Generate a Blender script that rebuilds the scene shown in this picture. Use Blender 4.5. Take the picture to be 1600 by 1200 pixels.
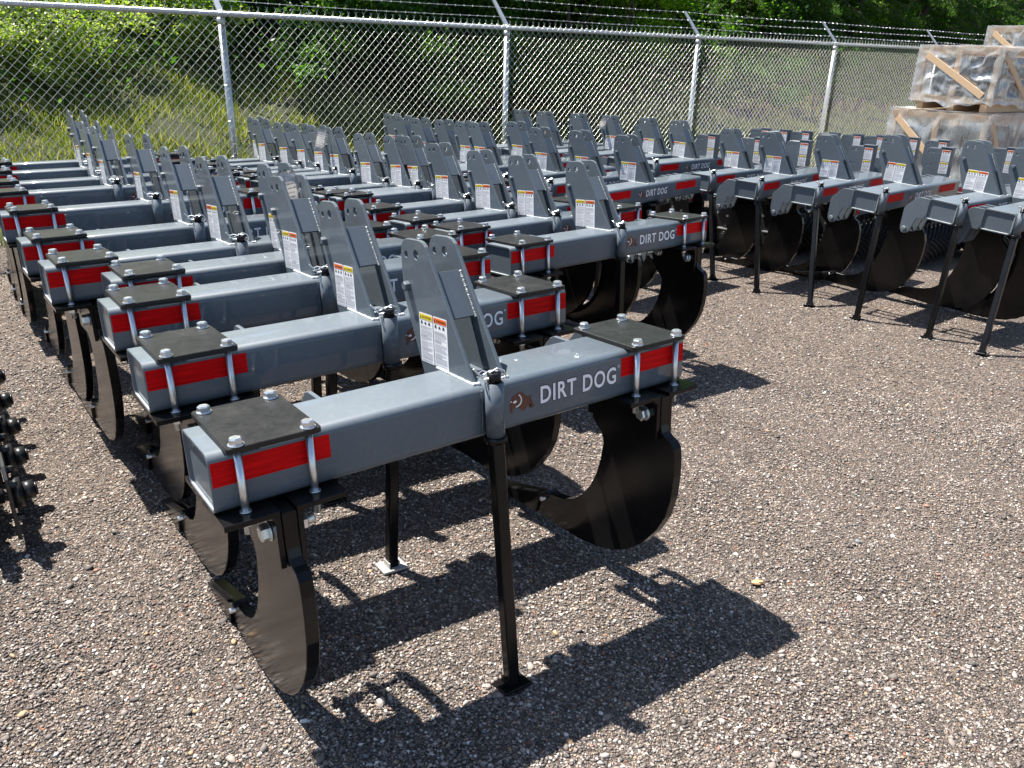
import bpy, bmesh, math, random
import numpy as np
from mathutils import Matrix, Vector, Euler

for o in list(bpy.data.objects): bpy.data.objects.remove(o)
SC = bpy.context.scene
COL = SC.collection
R = math.radians

# ------------------------------------------------------------------ camera
F, PITCH, ROLL, HC = 1243.0, .3945, .028, 1.775
cp, sp, cr, sr = math.cos(PITCH), math.sin(PITCH), math.cos(ROLL), math.sin(ROLL)
fwd = Vector((0, cp, -sp)); rt = Vector((1, 0, 0)); up = Vector((0, sp, cp))
rt2 = cr*rt + sr*up; up2 = -sr*rt + cr*up
cam = bpy.data.cameras.new('camera'); cam.lens = 36*F/1600; cam.sensor_width = 36
cam.clip_start = .05; cam.clip_end = 600
camo = bpy.data.objects.new('camera', cam); COL.objects.link(camo)
camo.matrix_world = Matrix(((rt2.x, up2.x, -fwd.x, 0), (rt2.y, up2.y, -fwd.y, 0), (rt2.z, up2.z, -fwd.z, HC), (0, 0, 0, 1)))
SC.camera = camo
# ------------------------------------------------------------------ sky, sun, exposure
SUNV = Vector((-.46, .30, 1.0)).normalized()
W = bpy.data.worlds.new('World'); SC.world = W; W.use_nodes = True
wn = W.node_tree.nodes; wn.clear()
sky = wn.new('ShaderNodeTexSky'); sky.sky_type = 'NISHITA'; sky.sun_disc = False
sky.sun_elevation = math.asin(SUNV.z); sky.sun_rotation = math.atan2(SUNV.x, SUNV.y)
bg = wn.new('ShaderNodeBackground'); bg.inputs[1].default_value = .068
wo = wn.new('ShaderNodeOutputWorld')
W.node_tree.links.new(sky.outputs[0], bg.inputs[0]); W.node_tree.links.new(bg.outputs[0], wo.inputs[0])
sl = bpy.data.lights.new('sun', 'SUN'); sl.energy = 5.0; sl.angle = R(.53); sl.color = (1, .945, .87)
slo = bpy.data.objects.new('sun', sl); COL.objects.link(slo)
slo.rotation_mode = 'QUATERNION'; slo.rotation_quaternion = SUNV.to_track_quat('Z', 'Y'); slo.location = SUNV*30
SC.view_settings.view_transform = 'Standard'; SC.view_settings.look = 'None'
SC.view_settings.exposure = 1.45; SC.view_settings.gamma = 1
SC.view_settings.use_curve_mapping = False
SC.cycles.max_bounces = 7; SC.cycles.transparent_max_bounces = 12
SC.cycles.diffuse_bounces = 3; SC.cycles.caustics_reflective = False; SC.cycles.caustics_refractive = False

# ------------------------------------------------------------------ terrain
def zg(x, y):
    l = .02*(x+.1) + .024*(y-2.1)
    return -.035 - .4*math.tanh(l/.4)
FD = Vector((math.cos(.646), math.sin(.646), 0)); FN = Vector((-FD.y, FD.x, 0))     # along the fence / away from the yard
FO = Vector((-3.064, 8.863, 0)); FSP = 3.6; FTOP = HC+.287
def fpt(s, t, z=0.): return FO + FD*s + FN*t + Vector((0, 0, z))

# ------------------------------------------------------------------ materials
MATS = {}
class NT:
    def __init__(s, name):
        s.m = bpy.data.materials.new(name); s.m.use_nodes = True; s.t = s.m.node_tree; s.t.nodes.clear()
        s.o = s.t.nodes.new('ShaderNodeOutputMaterial'); MATS[name] = s.m
    def n(s, ty, **k):
        nd = s.t.nodes.new(ty)
        for a, v in k.items():
            if a.startswith('i_'):
                key = a[2:].replace('_', ' ')
                nd.inputs[key].default_value = v
            else: setattr(nd, a, v)
        return nd
    def l(s, a, b): s.t.links.new(a, b)
    def coord(s, which='Object'):
        return s.n('ShaderNodeTexCoord').outputs[which]
    def noise(s, vec, scale, detail=3, rough=.55, dist=0.):
        nd = s.n('ShaderNodeTexNoise'); nd.inputs['Scale'].default_value = scale; nd.inputs['Detail'].default_value = detail
        nd.inputs['Roughness'].default_value = rough; nd.inputs['Distortion'].default_value = dist
        s.l(vec, nd.inputs['Vector']); return nd.outputs['Fac']
    def ramp(s, fac, stops, interp='LINEAR'):
        nd = s.n('ShaderNodeValToRGB'); nd.color_ramp.interpolation = interp
        e = nd.color_ramp.elements
        while len(e) < len(stops): e.new(.5)
        for i, (p, c) in enumerate(stops):
            e[i].position = p; e[i].color = (c if len(c) == 4 else (*c, 1)) if not isinstance(c, float) else (c, c, c, 1)
        s.l(fac, nd.inputs[0]); return nd.outputs[0]
    def mix(s, fac, a, b, mode='MIX'):
        nd = s.n('ShaderNodeMix', data_type='RGBA', blend_type=mode)
        for sock, v in ((nd.inputs[0], fac), (nd.inputs[6], a), (nd.inputs[7], b)):
            if hasattr(v, 'is_linked') or hasattr(v, 'node'): s.l(v, sock)
            elif isinstance(v, (int, float)): sock.default_value = v
            else: sock.default_value = (*v, 1) if len(v) == 3 else v
        return nd.outputs[2]
    def math(s, op, a, b=None):
        nd = s.n('ShaderNodeMath', operation=op)
        for i, v in enumerate((a, b)):
            if v is None: continue
            if hasattr(v, 'node'): s.l(v, nd.inputs[i])
            else: nd.inputs[i].default_value = v
        return nd.outputs[0]
    def bump(s, h, strength=.3, dist=.01):
        nd = s.n('ShaderNodeBump'); nd.inputs['Strength'].default_value = strength; nd.inputs['Distance'].default_value = dist
        s.l(h, nd.inputs['Height']); return nd.outputs[0]
    def pbr(s, color, rough=.5, metal=0., normal=None, coat=0., spec=.5, coat_rough=.1):
        p = s.n('ShaderNodeBsdfPrincipled')
        for key, v in (('Base Color', color), ('Roughness', rough), ('Metallic', metal)):
            if hasattr(v, 'node'): s.l(v, p.inputs[key])
            elif key == 'Base Color': p.inputs[key].default_value = (*v, 1)
            else: p.inputs[key].default_value = v
        p.inputs['Coat Weight'].default_value = coat; p.inputs['Coat Roughness'].default_value = coat_rough
        p.inputs['Specular IOR Level'].default_value = spec
        if normal is not None: s.l(normal, p.inputs['Normal'])
        return p
    def out(s, sh): s.l(sh.outputs[0] if hasattr(sh, 'outputs') else sh, s.o.inputs[0]); return s.m

def world_jitter(t, scale):
    """object space vector shifted per object so that copies do not share their stains"""
    c = t.coord(); oi = t.n('ShaderNodeObjectInfo')
    v = t.n('ShaderNodeVectorMath', operation='ADD'); t.l(c, v.inputs[0])
    k = t.n('ShaderNodeVectorMath', operation='SCALE'); t.l(oi.outputs['Location'], k.inputs[0]); k.inputs['Scale'].default_value = 3.7
    t.l(k.outputs[0], v.inputs[1]); return v.outputs[0]

def mk_simple():
    t = NT('grey_paint'); v = world_jitter(t, 1)
    n1 = t.noise(v, 3, 3); n2 = t.noise(v, 60, 4, .7); n3 = t.noise(v, 900, 2)
    sc = t.n('ShaderNodeMapping'); sc.inputs['Scale'].default_value = (8, 90, 90); sc.inputs['Rotation'].default_value = (0, 0, .5); t.l(v, sc.inputs[0])
    scr = t.noise(sc.outputs[0], 3, 5, .75)
    c = t.mix(t.ramp(n1, [(.35, .0), (.7, 1.)]), (.086, .110, .134), (.100, .125, .149))
    c = t.mix(t.math('MULTIPLY', t.ramp(n2, [(.5, .0), (.78, 1.)]), .30), c, (.20, .20, .185))
    c = t.mix(t.math('MULTIPLY', t.ramp(scr, [(.69, .0), (.74, 1.)]), .22), c, (.36, .38, .39))
    oi = t.n('ShaderNodeObjectInfo'); vv = t.n('ShaderNodeMapRange'); t.l(oi.outputs['Random'], vv.inputs[0]); vv.inputs[3].default_value = .90; vv.inputs[4].default_value = 1.08
    hs = t.n('ShaderNodeHueSaturation'); t.l(vv.outputs[0], hs.inputs['Value']); t.l(c, hs.inputs['Color']); c = hs.outputs[0]
    r = t.mix(n2, (.50,)*3, (.68,)*3)
    t.out(t.pbr(c, r, 0, t.bump(t.math('ADD', t.math('MULTIPLY', n3, .5), n2), .03, .002), coat=.55, spec=.3, coat_rough=.05))
    t = NT('weld_paint'); v = t.coord()
    t.out(t.pbr((.46, .49, .50), .35, 0, t.bump(t.noise(v, 160, 2), .8, .003)))
    t = NT('black_plate'); v = world_jitter(t, 1)
    n1 = t.noise(v, 38, 3, .6, .8); n2 = t.noise(v, 7, 3); n4 = t.noise(v, 500, 2)
    mp = t.n('ShaderNodeMapping'); mp.inputs['Scale'].default_value = (10, 220, 50); mp.inputs['Rotation'].default_value = (0, 0, .9); t.l(v, mp.inputs[0])
    s1 = t.noise(mp.outputs[0], 1.5, 5, .8)
    c = t.mix(t.ramp(n1, [(.35, .0), (.75, 1.)]), (.010, .0105, .011), (.017, .017, .017))
    c = t.mix(t.math('MULTIPLY', t.ramp(s1, [(.6, .0), (.75, 1.)]), .4), c, (.075, .075, .078))
    c = t.mix(t.math('MULTIPLY', t.ramp(n2, [(.5, .0), (.75, 1.)]), .25), c, (.06, .058, .055))
    t.out(t.pbr(c, t.mix(n1, (.30,)*3, (.50,)*3), 0, t.bump(t.math('ADD', n1, t.math('MULTIPLY', n4, .4)), .06, .002), spec=.34))
    t = NT('black_paint'); v = world_jitter(t, 1)
    n1 = t.noise(v, 5, 4, .7); n2 = t.noise(v, 140, 3, .7)
    c = t.mix(t.ramp(n1, [(.4, .0), (.75, 1.)]), (.005, .005, .0055), (.010, .009, .0085))
    c = t.mix(t.math('MULTIPLY', t.ramp(n2, [(.62, .0), (.8, 1.)]), .35), c, (.04, .036, .03))
    t.out(t.pbr(c, t.mix(n1, (.13,)*3, (.24,)*3), 0, t.bump(n2, .03, .002), spec=.27))
    t = NT('zinc'); v = world_jitter(t, 1); n = t.noise(v, 90, 3)
    t.out(t.pbr(t.mix(n, (.62, .66, .70), (.78, .80, .80)), t.mix(n, (.22,)*3, (.42,)*3), .9))
    t = NT('galvanised'); v = t.coord(); n = t.noise(v, 14, 4, .7)
    t.out(t.pbr(t.mix(n, (.42, .45, .48), (.6, .63, .65)), t.mix(n, (.35,)*3, (.5,)*3), .75))
    t = NT('fence_wire'); t.out(t.pbr((.62, .64, .58), .36, .8))
    t = NT('red_tape'); v = t.coord()
    mp = t.n('ShaderNodeMapping'); mp.inputs['Scale'].default_value = (3, 1, 60); t.l(v, mp.inputs[0])
    n = t.noise(mp.outputs[0], 2, 2)
    ck = t.n('ShaderNodeTexVoronoi'); ck.inputs['Scale'].default_value = 260; t.l(v, ck.inputs['Vector'])
    c = t.mix(t.ramp(n, [(.35, .0), (.7, 1.)]), (.50, .0, .002), (.78, .002, .004))
    t.out(t.pbr(c, .5, 0, t.bump(ck.outputs['Distance'], .1, .001), spec=.12))
    for nm, c, r in (('letter_white', (.90, .91, .95), .35), ('letter_edge', (.035, .028, .05), .4), ('emblem_brown', (.12, .036, .024), .4),
                     ('decal_white', (.78, .79, .81), .35), ('decal_yellow', (.85, .62, .01), .35), ('decal_orange', (.88, .16, .008), .35),
                     ('decal_red', (.75, .07, .02), .35), ('decal_black', (.03, .03, .035), .4), ('decal_print', (.36, .37, .42), .5), ('decal_print_dark', (.2, .2, .24), .5),
                     ('paper', (.74, .72, .70), .8), ('dusty_foot', (.36, .35, .33), .7), ('bark', (.09, .07, .052), .9), ('needle', (.03, .07, .018), .6)):
        t = NT(nm); t.out(t.pbr(c, r))
    t = NT('wood'); v = t.coord()
    mp = t.n('ShaderNodeMapping'); mp.inputs['Scale'].default_value = (9, 9, 9); t.l(v, mp.inputs[0])
    n = t.noise(mp.outputs[0], 1.2, 6, .7, 1.5)
    t.out(t.pbr(t.mix(n, (.55, .36, .21), (.78, .58, .38)), .75, 0, t.bump(n, .3, .004)))
    t = NT('film'); v = t.coord()
    mp = t.n('ShaderNodeMapping'); mp.inputs['Scale'].default_value = (5, 5, 1.6); mp.inputs['Rotation'].default_value = (.5, .4, .3); t.l(v, mp.inputs[0])
    n = t.noise(mp.outputs[0], 1.3, 6, .6, 1.2)
    b = t.bump(n, .5, .02)
    d = t.n('ShaderNodeBsdfDiffuse'); d.inputs[0].default_value = (.90, .95, 1, 1); t.l(b, d.inputs['Normal'])
    tl = t.n('ShaderNodeBsdfTranslucent'); tl.inputs[0].default_value = (.75, .77, .8, 1)
    g = t.n('ShaderNodeBsdfGlossy'); g.inputs['Roughness'].default_value = .2; g.inputs[0].default_value = (.9, .92, .95, 1); t.l(b, g.inputs['Normal'])
    tr = t.n('ShaderNodeBsdfTransparent'); tr.inputs[0].default_value = (.93, .94, .95, 1)
    m0 = t.n('ShaderNodeMixShader'); m0.inputs[0].default_value = .35; t.l(d.outputs[0], m0.inputs[1]); t.l(tl.outputs[0], m0.inputs[2])
    m1 = t.n('ShaderNodeMixShader'); m1.inputs[0].default_value = .3; t.l(m0.outputs[0], m1.inputs[1]); t.l(g.outputs[0], m1.inputs[2])
    m2 = t.n('ShaderNodeMixShader'); n9 = t.noise(mp.outputs[0], 2.6, 3, .5, .6)
    ridge = t.ramp(t.math('ABSOLUTE', t.math('SUBTRACT', n9, .5)), [(.0, 1.), (.022, .0)])
    t.l(t.math('MAXIMUM', t.ramp(n, [(.34, .28), (.5, .40), (.7, .60)]), t.math('MULTIPLY', ridge, .72)), m2.inputs[0]); t.l(tr.outputs[0], m2.inputs[1]); t.l(m1.outputs[0], m2.inputs[2])
    t.out(m2)
    t = NT('dark_steel'); v = t.coord(); n = t.noise(v, 60, 3)
    t.out(t.pbr(t.mix(n, (.016, .017, .019), (.045, .045, .047)), .34, .3, t.bump(n, .1, .003)))

def leafmat(name, stops, trans=.4, rough=.45):
    t = NT(name); g = t.n('ShaderNodeNewGeometry')
    rnd = g.outputs['Random Per Island']
    n = t.noise(g.outputs['Position'], .55, 2)
    f = t.math('ADD', t.math('MULTIPLY', rnd, .65), t.math('MULTIPLY', n, .35))
    c = t.ramp(f, stops)
    p = t.pbr(c, rough)
    tl = t.n('ShaderNodeBsdfTranslucent')
    t.l(t.mix(1., c, (1.5, 1.75, .55), 'MULTIPLY'), tl.inputs[0])
    m = t.n('ShaderNodeMixShader'); m.inputs[0].default_value = trans
    t.l(p.outputs[0], m.inputs[1]); t.l(tl.outputs[0], m.inputs[2]); t.out(m)

def mk_nature():
    leafmat('leaf_dark', [(.1, (.022, .060, .012)), (.5, (.048, .12, .018)), (.9, (.10, .19, .028))], .58)
    leafmat('leaf_mid', [(.1, (.045, .11, .016)), (.5, (.09, .19, .024)), (.9, (.18, .28, .035))], .55)
    leafmat('leaf_bright', [(.1, (.08, .17, .016)), (.5, (.15, .28, .02)), (.9, (.27, .38, .03))], .6)
    leafmat('leaf_straw', [(.1, (.09, .16, .03)), (.45, (.20, .28, .055)), (.75, (.36, .38, .12)), (.95, (.55, .50, .27))], .48)
    leafmat('needle_leaf', [(.1, (.020, .055, .012)), (.6, (.055, .12, .018)), (.95, (.12, .20, .026))], .5)
    leafmat('grass_blade', [(.1, (.08, .12, .022)), (.35, (.14, .19, .035)), (.6, (.24, .24, .07)), (.9, (.44, .38, .19))], .36)
    # gravel yard
    t = NT('gravel'); v = t.n('ShaderNodeNewGeometry').outputs['Position']
    def vor(scale, feat='F1', rnd=1.):
        n = t.n('ShaderNodeTexVoronoi', feature=feat); n.inputs['Scale'].default_value = scale; n.inputs['Randomness'].default_value = rnd
        nz = t.n('ShaderNodeTexNoise'); nz.inputs['Scale'].default_value = scale*1.3; nz.inputs['Detail'].default_value = 1; t.l(v, nz.inputs['Vector'])
        mxv = t.n('ShaderNodeMix', data_type='VECTOR'); mxv.inputs[0].default_value = .35/scale; t.l(v, mxv.inputs[4]); t.l(nz.outputs['Color'], mxv.inputs[5])
        t.l(mxv.outputs[1], n.inputs['Vector']); return n
    v1 = vor(115); e1 = vor(115, 'DISTANCE_TO_EDGE'); v2 = vor(48); e2 = vor(48, 'DISTANCE_TO_EDGE'); v3 = vor(250)
    sx = t.n('ShaderNodeSeparateColor'); t.l(v1.outputs['Color'], sx.inputs[0])
    sx2 = t.n('ShaderNodeSeparateColor'); t.l(v2.outputs['Color'], sx2.inputs[0])
    sx3 = t.n('ShaderNodeSeparateColor'); t.l(v3.outputs['Color'], sx3.inputs[0])
    stones = [(0., (.052, .044, .040)), (.18, (.105, .087, .078)), (.36, (.19, .153, .133)), (.50, (.13, .112, .104)), (.64, (.26, .215, .187)), (.76, (.32, .265, .225)), (.84, (.23, .175, .145)), (.91, (.46, .41, .37)), (.96, (.70, .67, .63)), (.988, (.32, .14, .08))]
    c1 = t.ramp(sx.outputs[0], stones, 'CONSTANT'); c2 = t.ramp(sx2.outputs[1], stones, 'CONSTANT')
    c3 = t.ramp(sx3.outputs[2], [(0., (.04, .034, .031)), (.4, (.115, .095, .083)), (.75, (.23, .187, .16)), (.93, (.46, .41, .36))], 'CONSTANT')
    h1 = t.ramp(e1.outputs['Distance'], [(0., .0), (.18, .75), (.5, 1.)])
    h2 = t.ramp(e2.outputs['Distance'], [(0., .0), (.16, .8), (.5, 1.)])
    big = t.ramp(sx2.outputs[0], [(.80, .0), (.81, 1.)])
    gap1 = t.ramp(e1.outputs['Distance'], [(.0, 1.), (.10, .0)])
    c = t.mix(gap1, c1, c3)
    gap2 = t.math('MULTIPLY', big, t.ramp(e2.outputs['Distance'], [(.06, .0), (.12, 1.)]))
    c = t.mix(gap2, c, c2); c = t.mix(1., c, (1., .95, .88), 'MULTIPLY')
    nl = t.noise(v, .8, 4, .6); nm = t.noise(v, 5, 4, .65)
    c = t.mix(t.math('MULTIPLY', t.ramp(nm, [(.35, 1.), (.6, .0)]), .42), c, (.085, .07, .06))
    c = t.mix(t.math('MULTIPLY', t.ramp(nl, [(.45, .0), (.7, 1.)]), .20), c, (.17, .135, .11))
    hh = t.math('ADD', t.math('MULTIPLY', h1, .55), t.math('MULTIPLY', t.math('MULTIPLY', h2, big), 1.2))
    tilt = t.math('ADD', hh, t.math('MULTIPLY', sx.outputs[1], .5))
    b1 = t.bump(tilt, 1., .009)
    b2 = t.n('ShaderNodeBump'); b2.inputs['Strength'].default_value = .4; b2.inputs['Distance'].default_value = .01; t.l(nm, b2.inputs['Height']); t.l(b1, b2.inputs['Normal'])
    t.out(t.pbr(c, .82, 0, b2.outputs[0], spec=.35))
    t = NT('stone'); g = t.n('ShaderNodeNewGeometry')
    c = t.ramp(g.outputs['Random Per Island'], [(0., (.06, .053, .05)), (.20, (.125, .106, .096)), (.40, (.22, .182, .16)), (.56, (.32, .272, .238)), (.68, (.16, .142, .134)), (.82, (.42, .37, .33)), (.93, (.70, .67, .63)), (.968, (.42, .27, .15)), (.988, (.34, .16, .11)), (.994, (.16, .19, .21))], 'CONSTANT')
    n = t.noise(g.outputs['Position'], 220, 3)
    t.out(t.pbr(t.mix(t.math('MULTIPLY', n, .4), c, (.2, .18, .16)), .75, 0, t.bump(n, .3, .002), spec=.35))
    t = NT('tan_stone'); n = t.noise(t.coord(), 60, 4)
    t.out(t.pbr(t.mix(n, (.38, .18, .07), (.66, .42, .22)), .7, 0, t.bump(n, .5, .004)))
    t = NT('bank_soil'); v = t.n('ShaderNodeNewGeometry').outputs['Position']
    n = t.noise(v, 4, 5, .7); n2 = t.noise(v, 60, 4, .7)
    c = t.mix(n, (.02, .032, .009), (.05, .06, .018)); c = t.mix(t.math('MULTIPLY', n2, .5), c, (.06, .05, .028))
    t.out(t.pbr(c, .9, 0, t.bump(n2, .8, .04)))
    t = NT('tree_bark'); v = t.coord()
    mp = t.n('ShaderNodeMapping'); mp.inputs['Scale'].default_value = (14, 14, 3); t.l(v, mp.inputs[0]); n = t.noise(mp.outputs[0], 2, 5, .7)
    t.out(t.pbr(t.mix(n, (.045, .036, .028), (.15, .125, .10)), .9, 0, t.bump(n, .8, .03)))
mk_simple(); mk_nature()

# ------------------------------------------------------------------ mesh helpers
class MB:
    """collects shapes (with material names) and links them as one object"""
    def __init__(s): s.bm = bmesh.new(); s.mats = []
    def mi(s, m):
        if m not in s.mats: s.mats.append(m)
        return s.mats.index(m)
    def _merge(s, b, m, smooth, mat=None):
        if mat is not None: b.transform(mat)
        i = s.mi(m)
        for f in b.faces: f.material_index = i; f.smooth = smooth
        me = bpy.data.meshes.new('tmp'); b.to_mesh(me); b.free(); s.bm.from_mesh(me); bpy.data.meshes.remove(me)
    def box(s, x0, x1, y0, y1, z0, z1, m, bev=0., mat=None, seg=2):
        b = bmesh.new(); bmesh.ops.create_cube(b, size=1)
        b.transform(Matrix.Translation(((x0+x1)/2, (y0+y1)/2, (z0+z1)/2)) @ Matrix.Diagonal((x1-x0, y1-y0, z1-z0, 1)))
        if bev: bmesh.ops.bevel(b, geom=list(b.edges), offset=bev, segments=seg, affect='EDGES', profile=.5)
        s._merge(b, m, False, mat); return s
    def plate(s, poly, w0, w1, m, ax='x', holes=(), bev=.0015, mat=None, hs=16):
        """flat plate: poly in the two other axes, thickness w0..w1 along ax; holes (a,b,r)"""
        b = bmesh.new()
        def loop(pts):
            vs = [b.verts.new((p[0], p[1], 0)) for p in pts]
            return [b.edges.new((vs[i], vs[(i+1) % len(vs)])) for i in range(len(vs))]
        ed = loop(poly)
        for (a, c, r) in holes:
            ed += loop([(a+r*math.cos(2*math.pi*i/hs), c+r*math.sin(2*math.pi*i/hs)) for i in range(hs)])
        if holes: bmesh.ops.triangle_fill(b, edges=ed, use_beauty=True, use_dissolve=False, normal=(0, 0, 1))
        else: bmesh.ops.contextual_create(b, geom=ed)
        r = bmesh.ops.extrude_face_region(b, geom=list(b.faces))
        bmesh.ops.translate(b, vec=(0, 0, w1-w0), verts=[v for v in r['geom'] if isinstance(v, bmesh.types.BMVert)])
        bmesh.ops.translate(b, vec=(0, 0, w0), verts=list(b.verts))
        bmesh.ops.recalc_face_normals(b, faces=list(b.faces))
        if bev:
            es = [e for e in b.edges if len(e.link_faces) == 2 and e.calc_face_angle(0) > 1. and abs(e.verts[0].co.z-e.verts[1].co.z) < 1e-6]
            bmesh.ops.bevel(b, geom=es, offset=bev, segments=1, affect='EDGES')
        if ax == 'x': M = Matrix(((0, 0, 1, 0), (1, 0, 0, 0), (0, 1, 0, 0), (0, 0, 0, 1)))     # (y,z) polygon
        elif ax == 'y': M = Matrix(((1, 0, 0, 0), (0, 0, 1, 0), (0, 1, 0, 0), (0, 0, 0, 1)))   # (x,z)
        else: M = Matrix.Identity(4)
        b.transform(M)
        if M.determinant() < 0: bmesh.ops.reverse_faces(b, faces=list(b.faces))
        s._merge(b, m, False, mat); return s
    def cyl(s, p0, p1, r, m, n=14, r2=None, smooth=True, caps=True, rot=0.):
        p0 = Vector(p0); p1 = Vector(p1); d = p1-p0
        b = bmesh.new()
        bmesh.ops.create_cone(b, cap_ends=caps, cap_tris=False, segments=n, radius1=r, radius2=r if r2 is None else r2, depth=d.length)
        if rot: b.transform(Matrix.Rotation(rot, 4, 'Z'))
        M = Matrix.Translation((p0+p1)/2) @ d.to_track_quat('Z', 'Y').to_matrix().to_4x4()
        i = s.mi(m)
        b.transform(M)
        for f in b.faces: f.material_index = i; f.smooth = smooth and len(f.verts) == 4 and n > 6
        me = bpy.data.meshes.new('tmp'); b.to_mesh(me); b.free(); s.bm.from_mesh(me); bpy.data.meshes.remove(me); return s
    def hexh(s, p0, p1, r, m, rot=0.):
        """hex bolt head or nut with a chamfered outer face"""
        p0 = Vector(p0); p1 = Vector(p1); k = p0.lerp(p1, .78)
        s.cyl(p0, k, r, m, 6, None, False, rot=rot); s.cyl(k, p1, r, m, 6, r*.82, False, rot=rot); return s
    def tube(s, pts, r, m, n=6):
        for a, b in zip(pts[:-1], pts[1:]): s.cyl(a, b, r, m, n)
        return s
    def poly(s, vs, m, smooth=False):
        f = s.bm.faces.new([s.bm.verts.new(v) for v in vs]); f.material_index = s.mi(m); f.smooth = smooth; return s
    def build(s, name, parent=None, loc=(0, 0, 0), weighted=False):
        me = bpy.data.meshes.new(name); s.bm.to_mesh(me); s.bm.free()
        for m in s.mats: me.materials.append(MATS[m])
        o = bpy.data.objects.new(name, me); COL.objects.link(o); o.location = loc
        if parent is not None: o.parent = parent
        return o

def tag(o, label=None, cat=None, group=None, kind=None):
    if label: o['label'] = label
    if cat: o['category'] = cat
    if group: o['group'] = group
    if kind: o['kind'] = kind
    return o
def empty(name, loc=(0, 0, 0)):
    e = bpy.data.objects.new(name, None); COL.objects.link(e); e.location = loc; e.empty_display_size = .2; return e
def copy_tree(o, parent=None):
    kids = list(o.children)
    c = o.copy(); COL.objects.link(c)
    if parent is not None: c.parent = parent
    for k in kids: copy_tree(k, c)
    return c

def rrect_tube(mb, x0, x1, y0, y1, z0, z1, r, m, wall=.01, inset=.008, seg=5):
    """rounded rectangular tube along x with recessed, welded end caps"""
    def ring(x, k):
        pts = []
        for (cy, cz, a0) in ((y1-r, z1-r, 0), (y0+r, z1-r, 90), (y0+r, z0+r, 180), (y1-r, z0+r, 270)):
            for i in range(seg+1):
                a = R(a0+90*i/seg); rr = max(r-k, .002)
                pts.append((x, cy+rr*math.cos(a), cz+rr*math.sin(a)))
        return pts
    b = bmesh.new()
    def vr(p): return [b.verts.new(q) for q in p]
    rings = [ring(x0+inset, wall), ring(x0, wall*.75), ring(x0, .0015), ring(x0+.0015, 0), ring(x1-.0015, 0), ring(x1, .0015), ring(x1, wall*.75), ring(x1-inset, wall)]
    V = [vr(q) for q in rings]; n = len(V[0])
    for a, c in zip(V[:-1], V[1:]):
        for i in range(n): b.faces.new((a[i], c[i], c[(i+1) % n], a[(i+1) % n]))
    b.faces.new(V[0]); b.faces.new(list(reversed(V[-1])))
    bmesh.ops.recalc_face_normals(b, faces=list(b.faces))
    i = mb.mi(m)
    for f in b.faces: f.material_index = i; f.smooth = False
    for f in b.faces:
        if f.calc_area() > .0008*(x1-x0) and len(f.verts) == 4 and abs(f.normal.x) < .1: f.smooth = True
    me = bpy.data.meshes.new('tmp'); b.to_mesh(me); b.free(); mb.bm.from_mesh(me); bpy.data.meshes.remove(me)

def bead(mb, pts, r, m, rnd):
    """lumpy weld bead along a polyline"""
    for a, c in zip(pts[:-1], pts[1:]):
        a = Vector(a); c = Vector(c); n = max(2, int((c-a).length/(r*1.3)))
        for i in range(n+1):
            p = a.lerp(c, i/n)
            b = bmesh.new(); bmesh.ops.create_icosphere(b, subdivisions=1, radius=r*rnd.uniform(.85, 1.15))
            mb._merge(b, m, True, Matrix.Translation(p))

def rot2(px, pz, a): return (px*math.cos(a)-pz*math.sin(a), px*math.sin(a)+pz*math.cos(a))

# ------------------------------------------------------------------ lettering and decals
def text_mesh(body, width, height):
    cu = bpy.data.curves.new('t', 'FONT'); cu.body = body; cu.size = 1; cu.space_character = 1.12; cu.resolution_u = 4
    res = []
    for off in (0.022, .062):
        cu.offset = off
        o = bpy.data.objects.new('t', cu); COL.objects.link(o)
        bpy.context.view_layer.update()
        me = o.to_mesh(); V = np.array([v.co[:] for v in me.vertices]); Fc = [tuple(p.vertices) for p in me.polygons]
        o.to_mesh_clear(); bpy.data.objects.remove(o); res.append((V, Fc))
    mn = res[0][0].min(0); mx = res[0][0].max(0)
    sx = width/(mx[0]-mn[0]); sz = height/(mx[1]-mn[1])
    return [((V[:, 0]-mn[0])*sx, (V[:, 1]-mn[1])*sz, Fc) for V, Fc in res]
TXT = text_mesh('DIRT DOG', .304, .056)
def letters(x0, zb, name, parent, h, y=-.0006):
    mb = MB()
    for (X, Z, Fc), m, yy in ((TXT[1], 'letter_edge', y), (TXT[0], 'letter_white', y-.0005)):
        i = mb.mi(m); vs = [mb.bm.verts.new((x0+a, yy, zb+b)) for a, b in zip(X, Z)]
        for f in Fc:
            try: q = mb.bm.faces.new([vs[k] for k in f]); q.material_index = i
            except ValueError: pass
    cx, cz = x0+.316, zb+.054
    for r, m, yy in ((.0046, 'letter_white', y), (.0028, 'letter_edge', y-.0005)):
        mb.poly([(cx+r*math.cos(a*.628), yy, cz+r*math.sin(a*.628)) for a in range(10)], m)
    bmesh.ops.recalc_face_normals(mb.bm, faces=list(mb.bm.faces))
    return mb.build(name, parent, (0, 0, h))
DOG = [(118, 525), (140, 495), (155, 455), (190, 430), (225, 405), (265, 395), (300, 415), (340, 445), (365, 445), (385, 428), (410, 432), (408, 445), (390, 450), (380, 460), (400, 490), (435, 530), (438, 565), (415, 590), (375, 585), (375, 568), (405, 563), (400, 545), (365, 530), (345, 570), (325, 600), (290, 625), (255, 605), (200, 592), (170, 602), (140, 622), (158, 642), (140, 660), (118, 660), (120, 620), (116, 560)]
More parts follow.
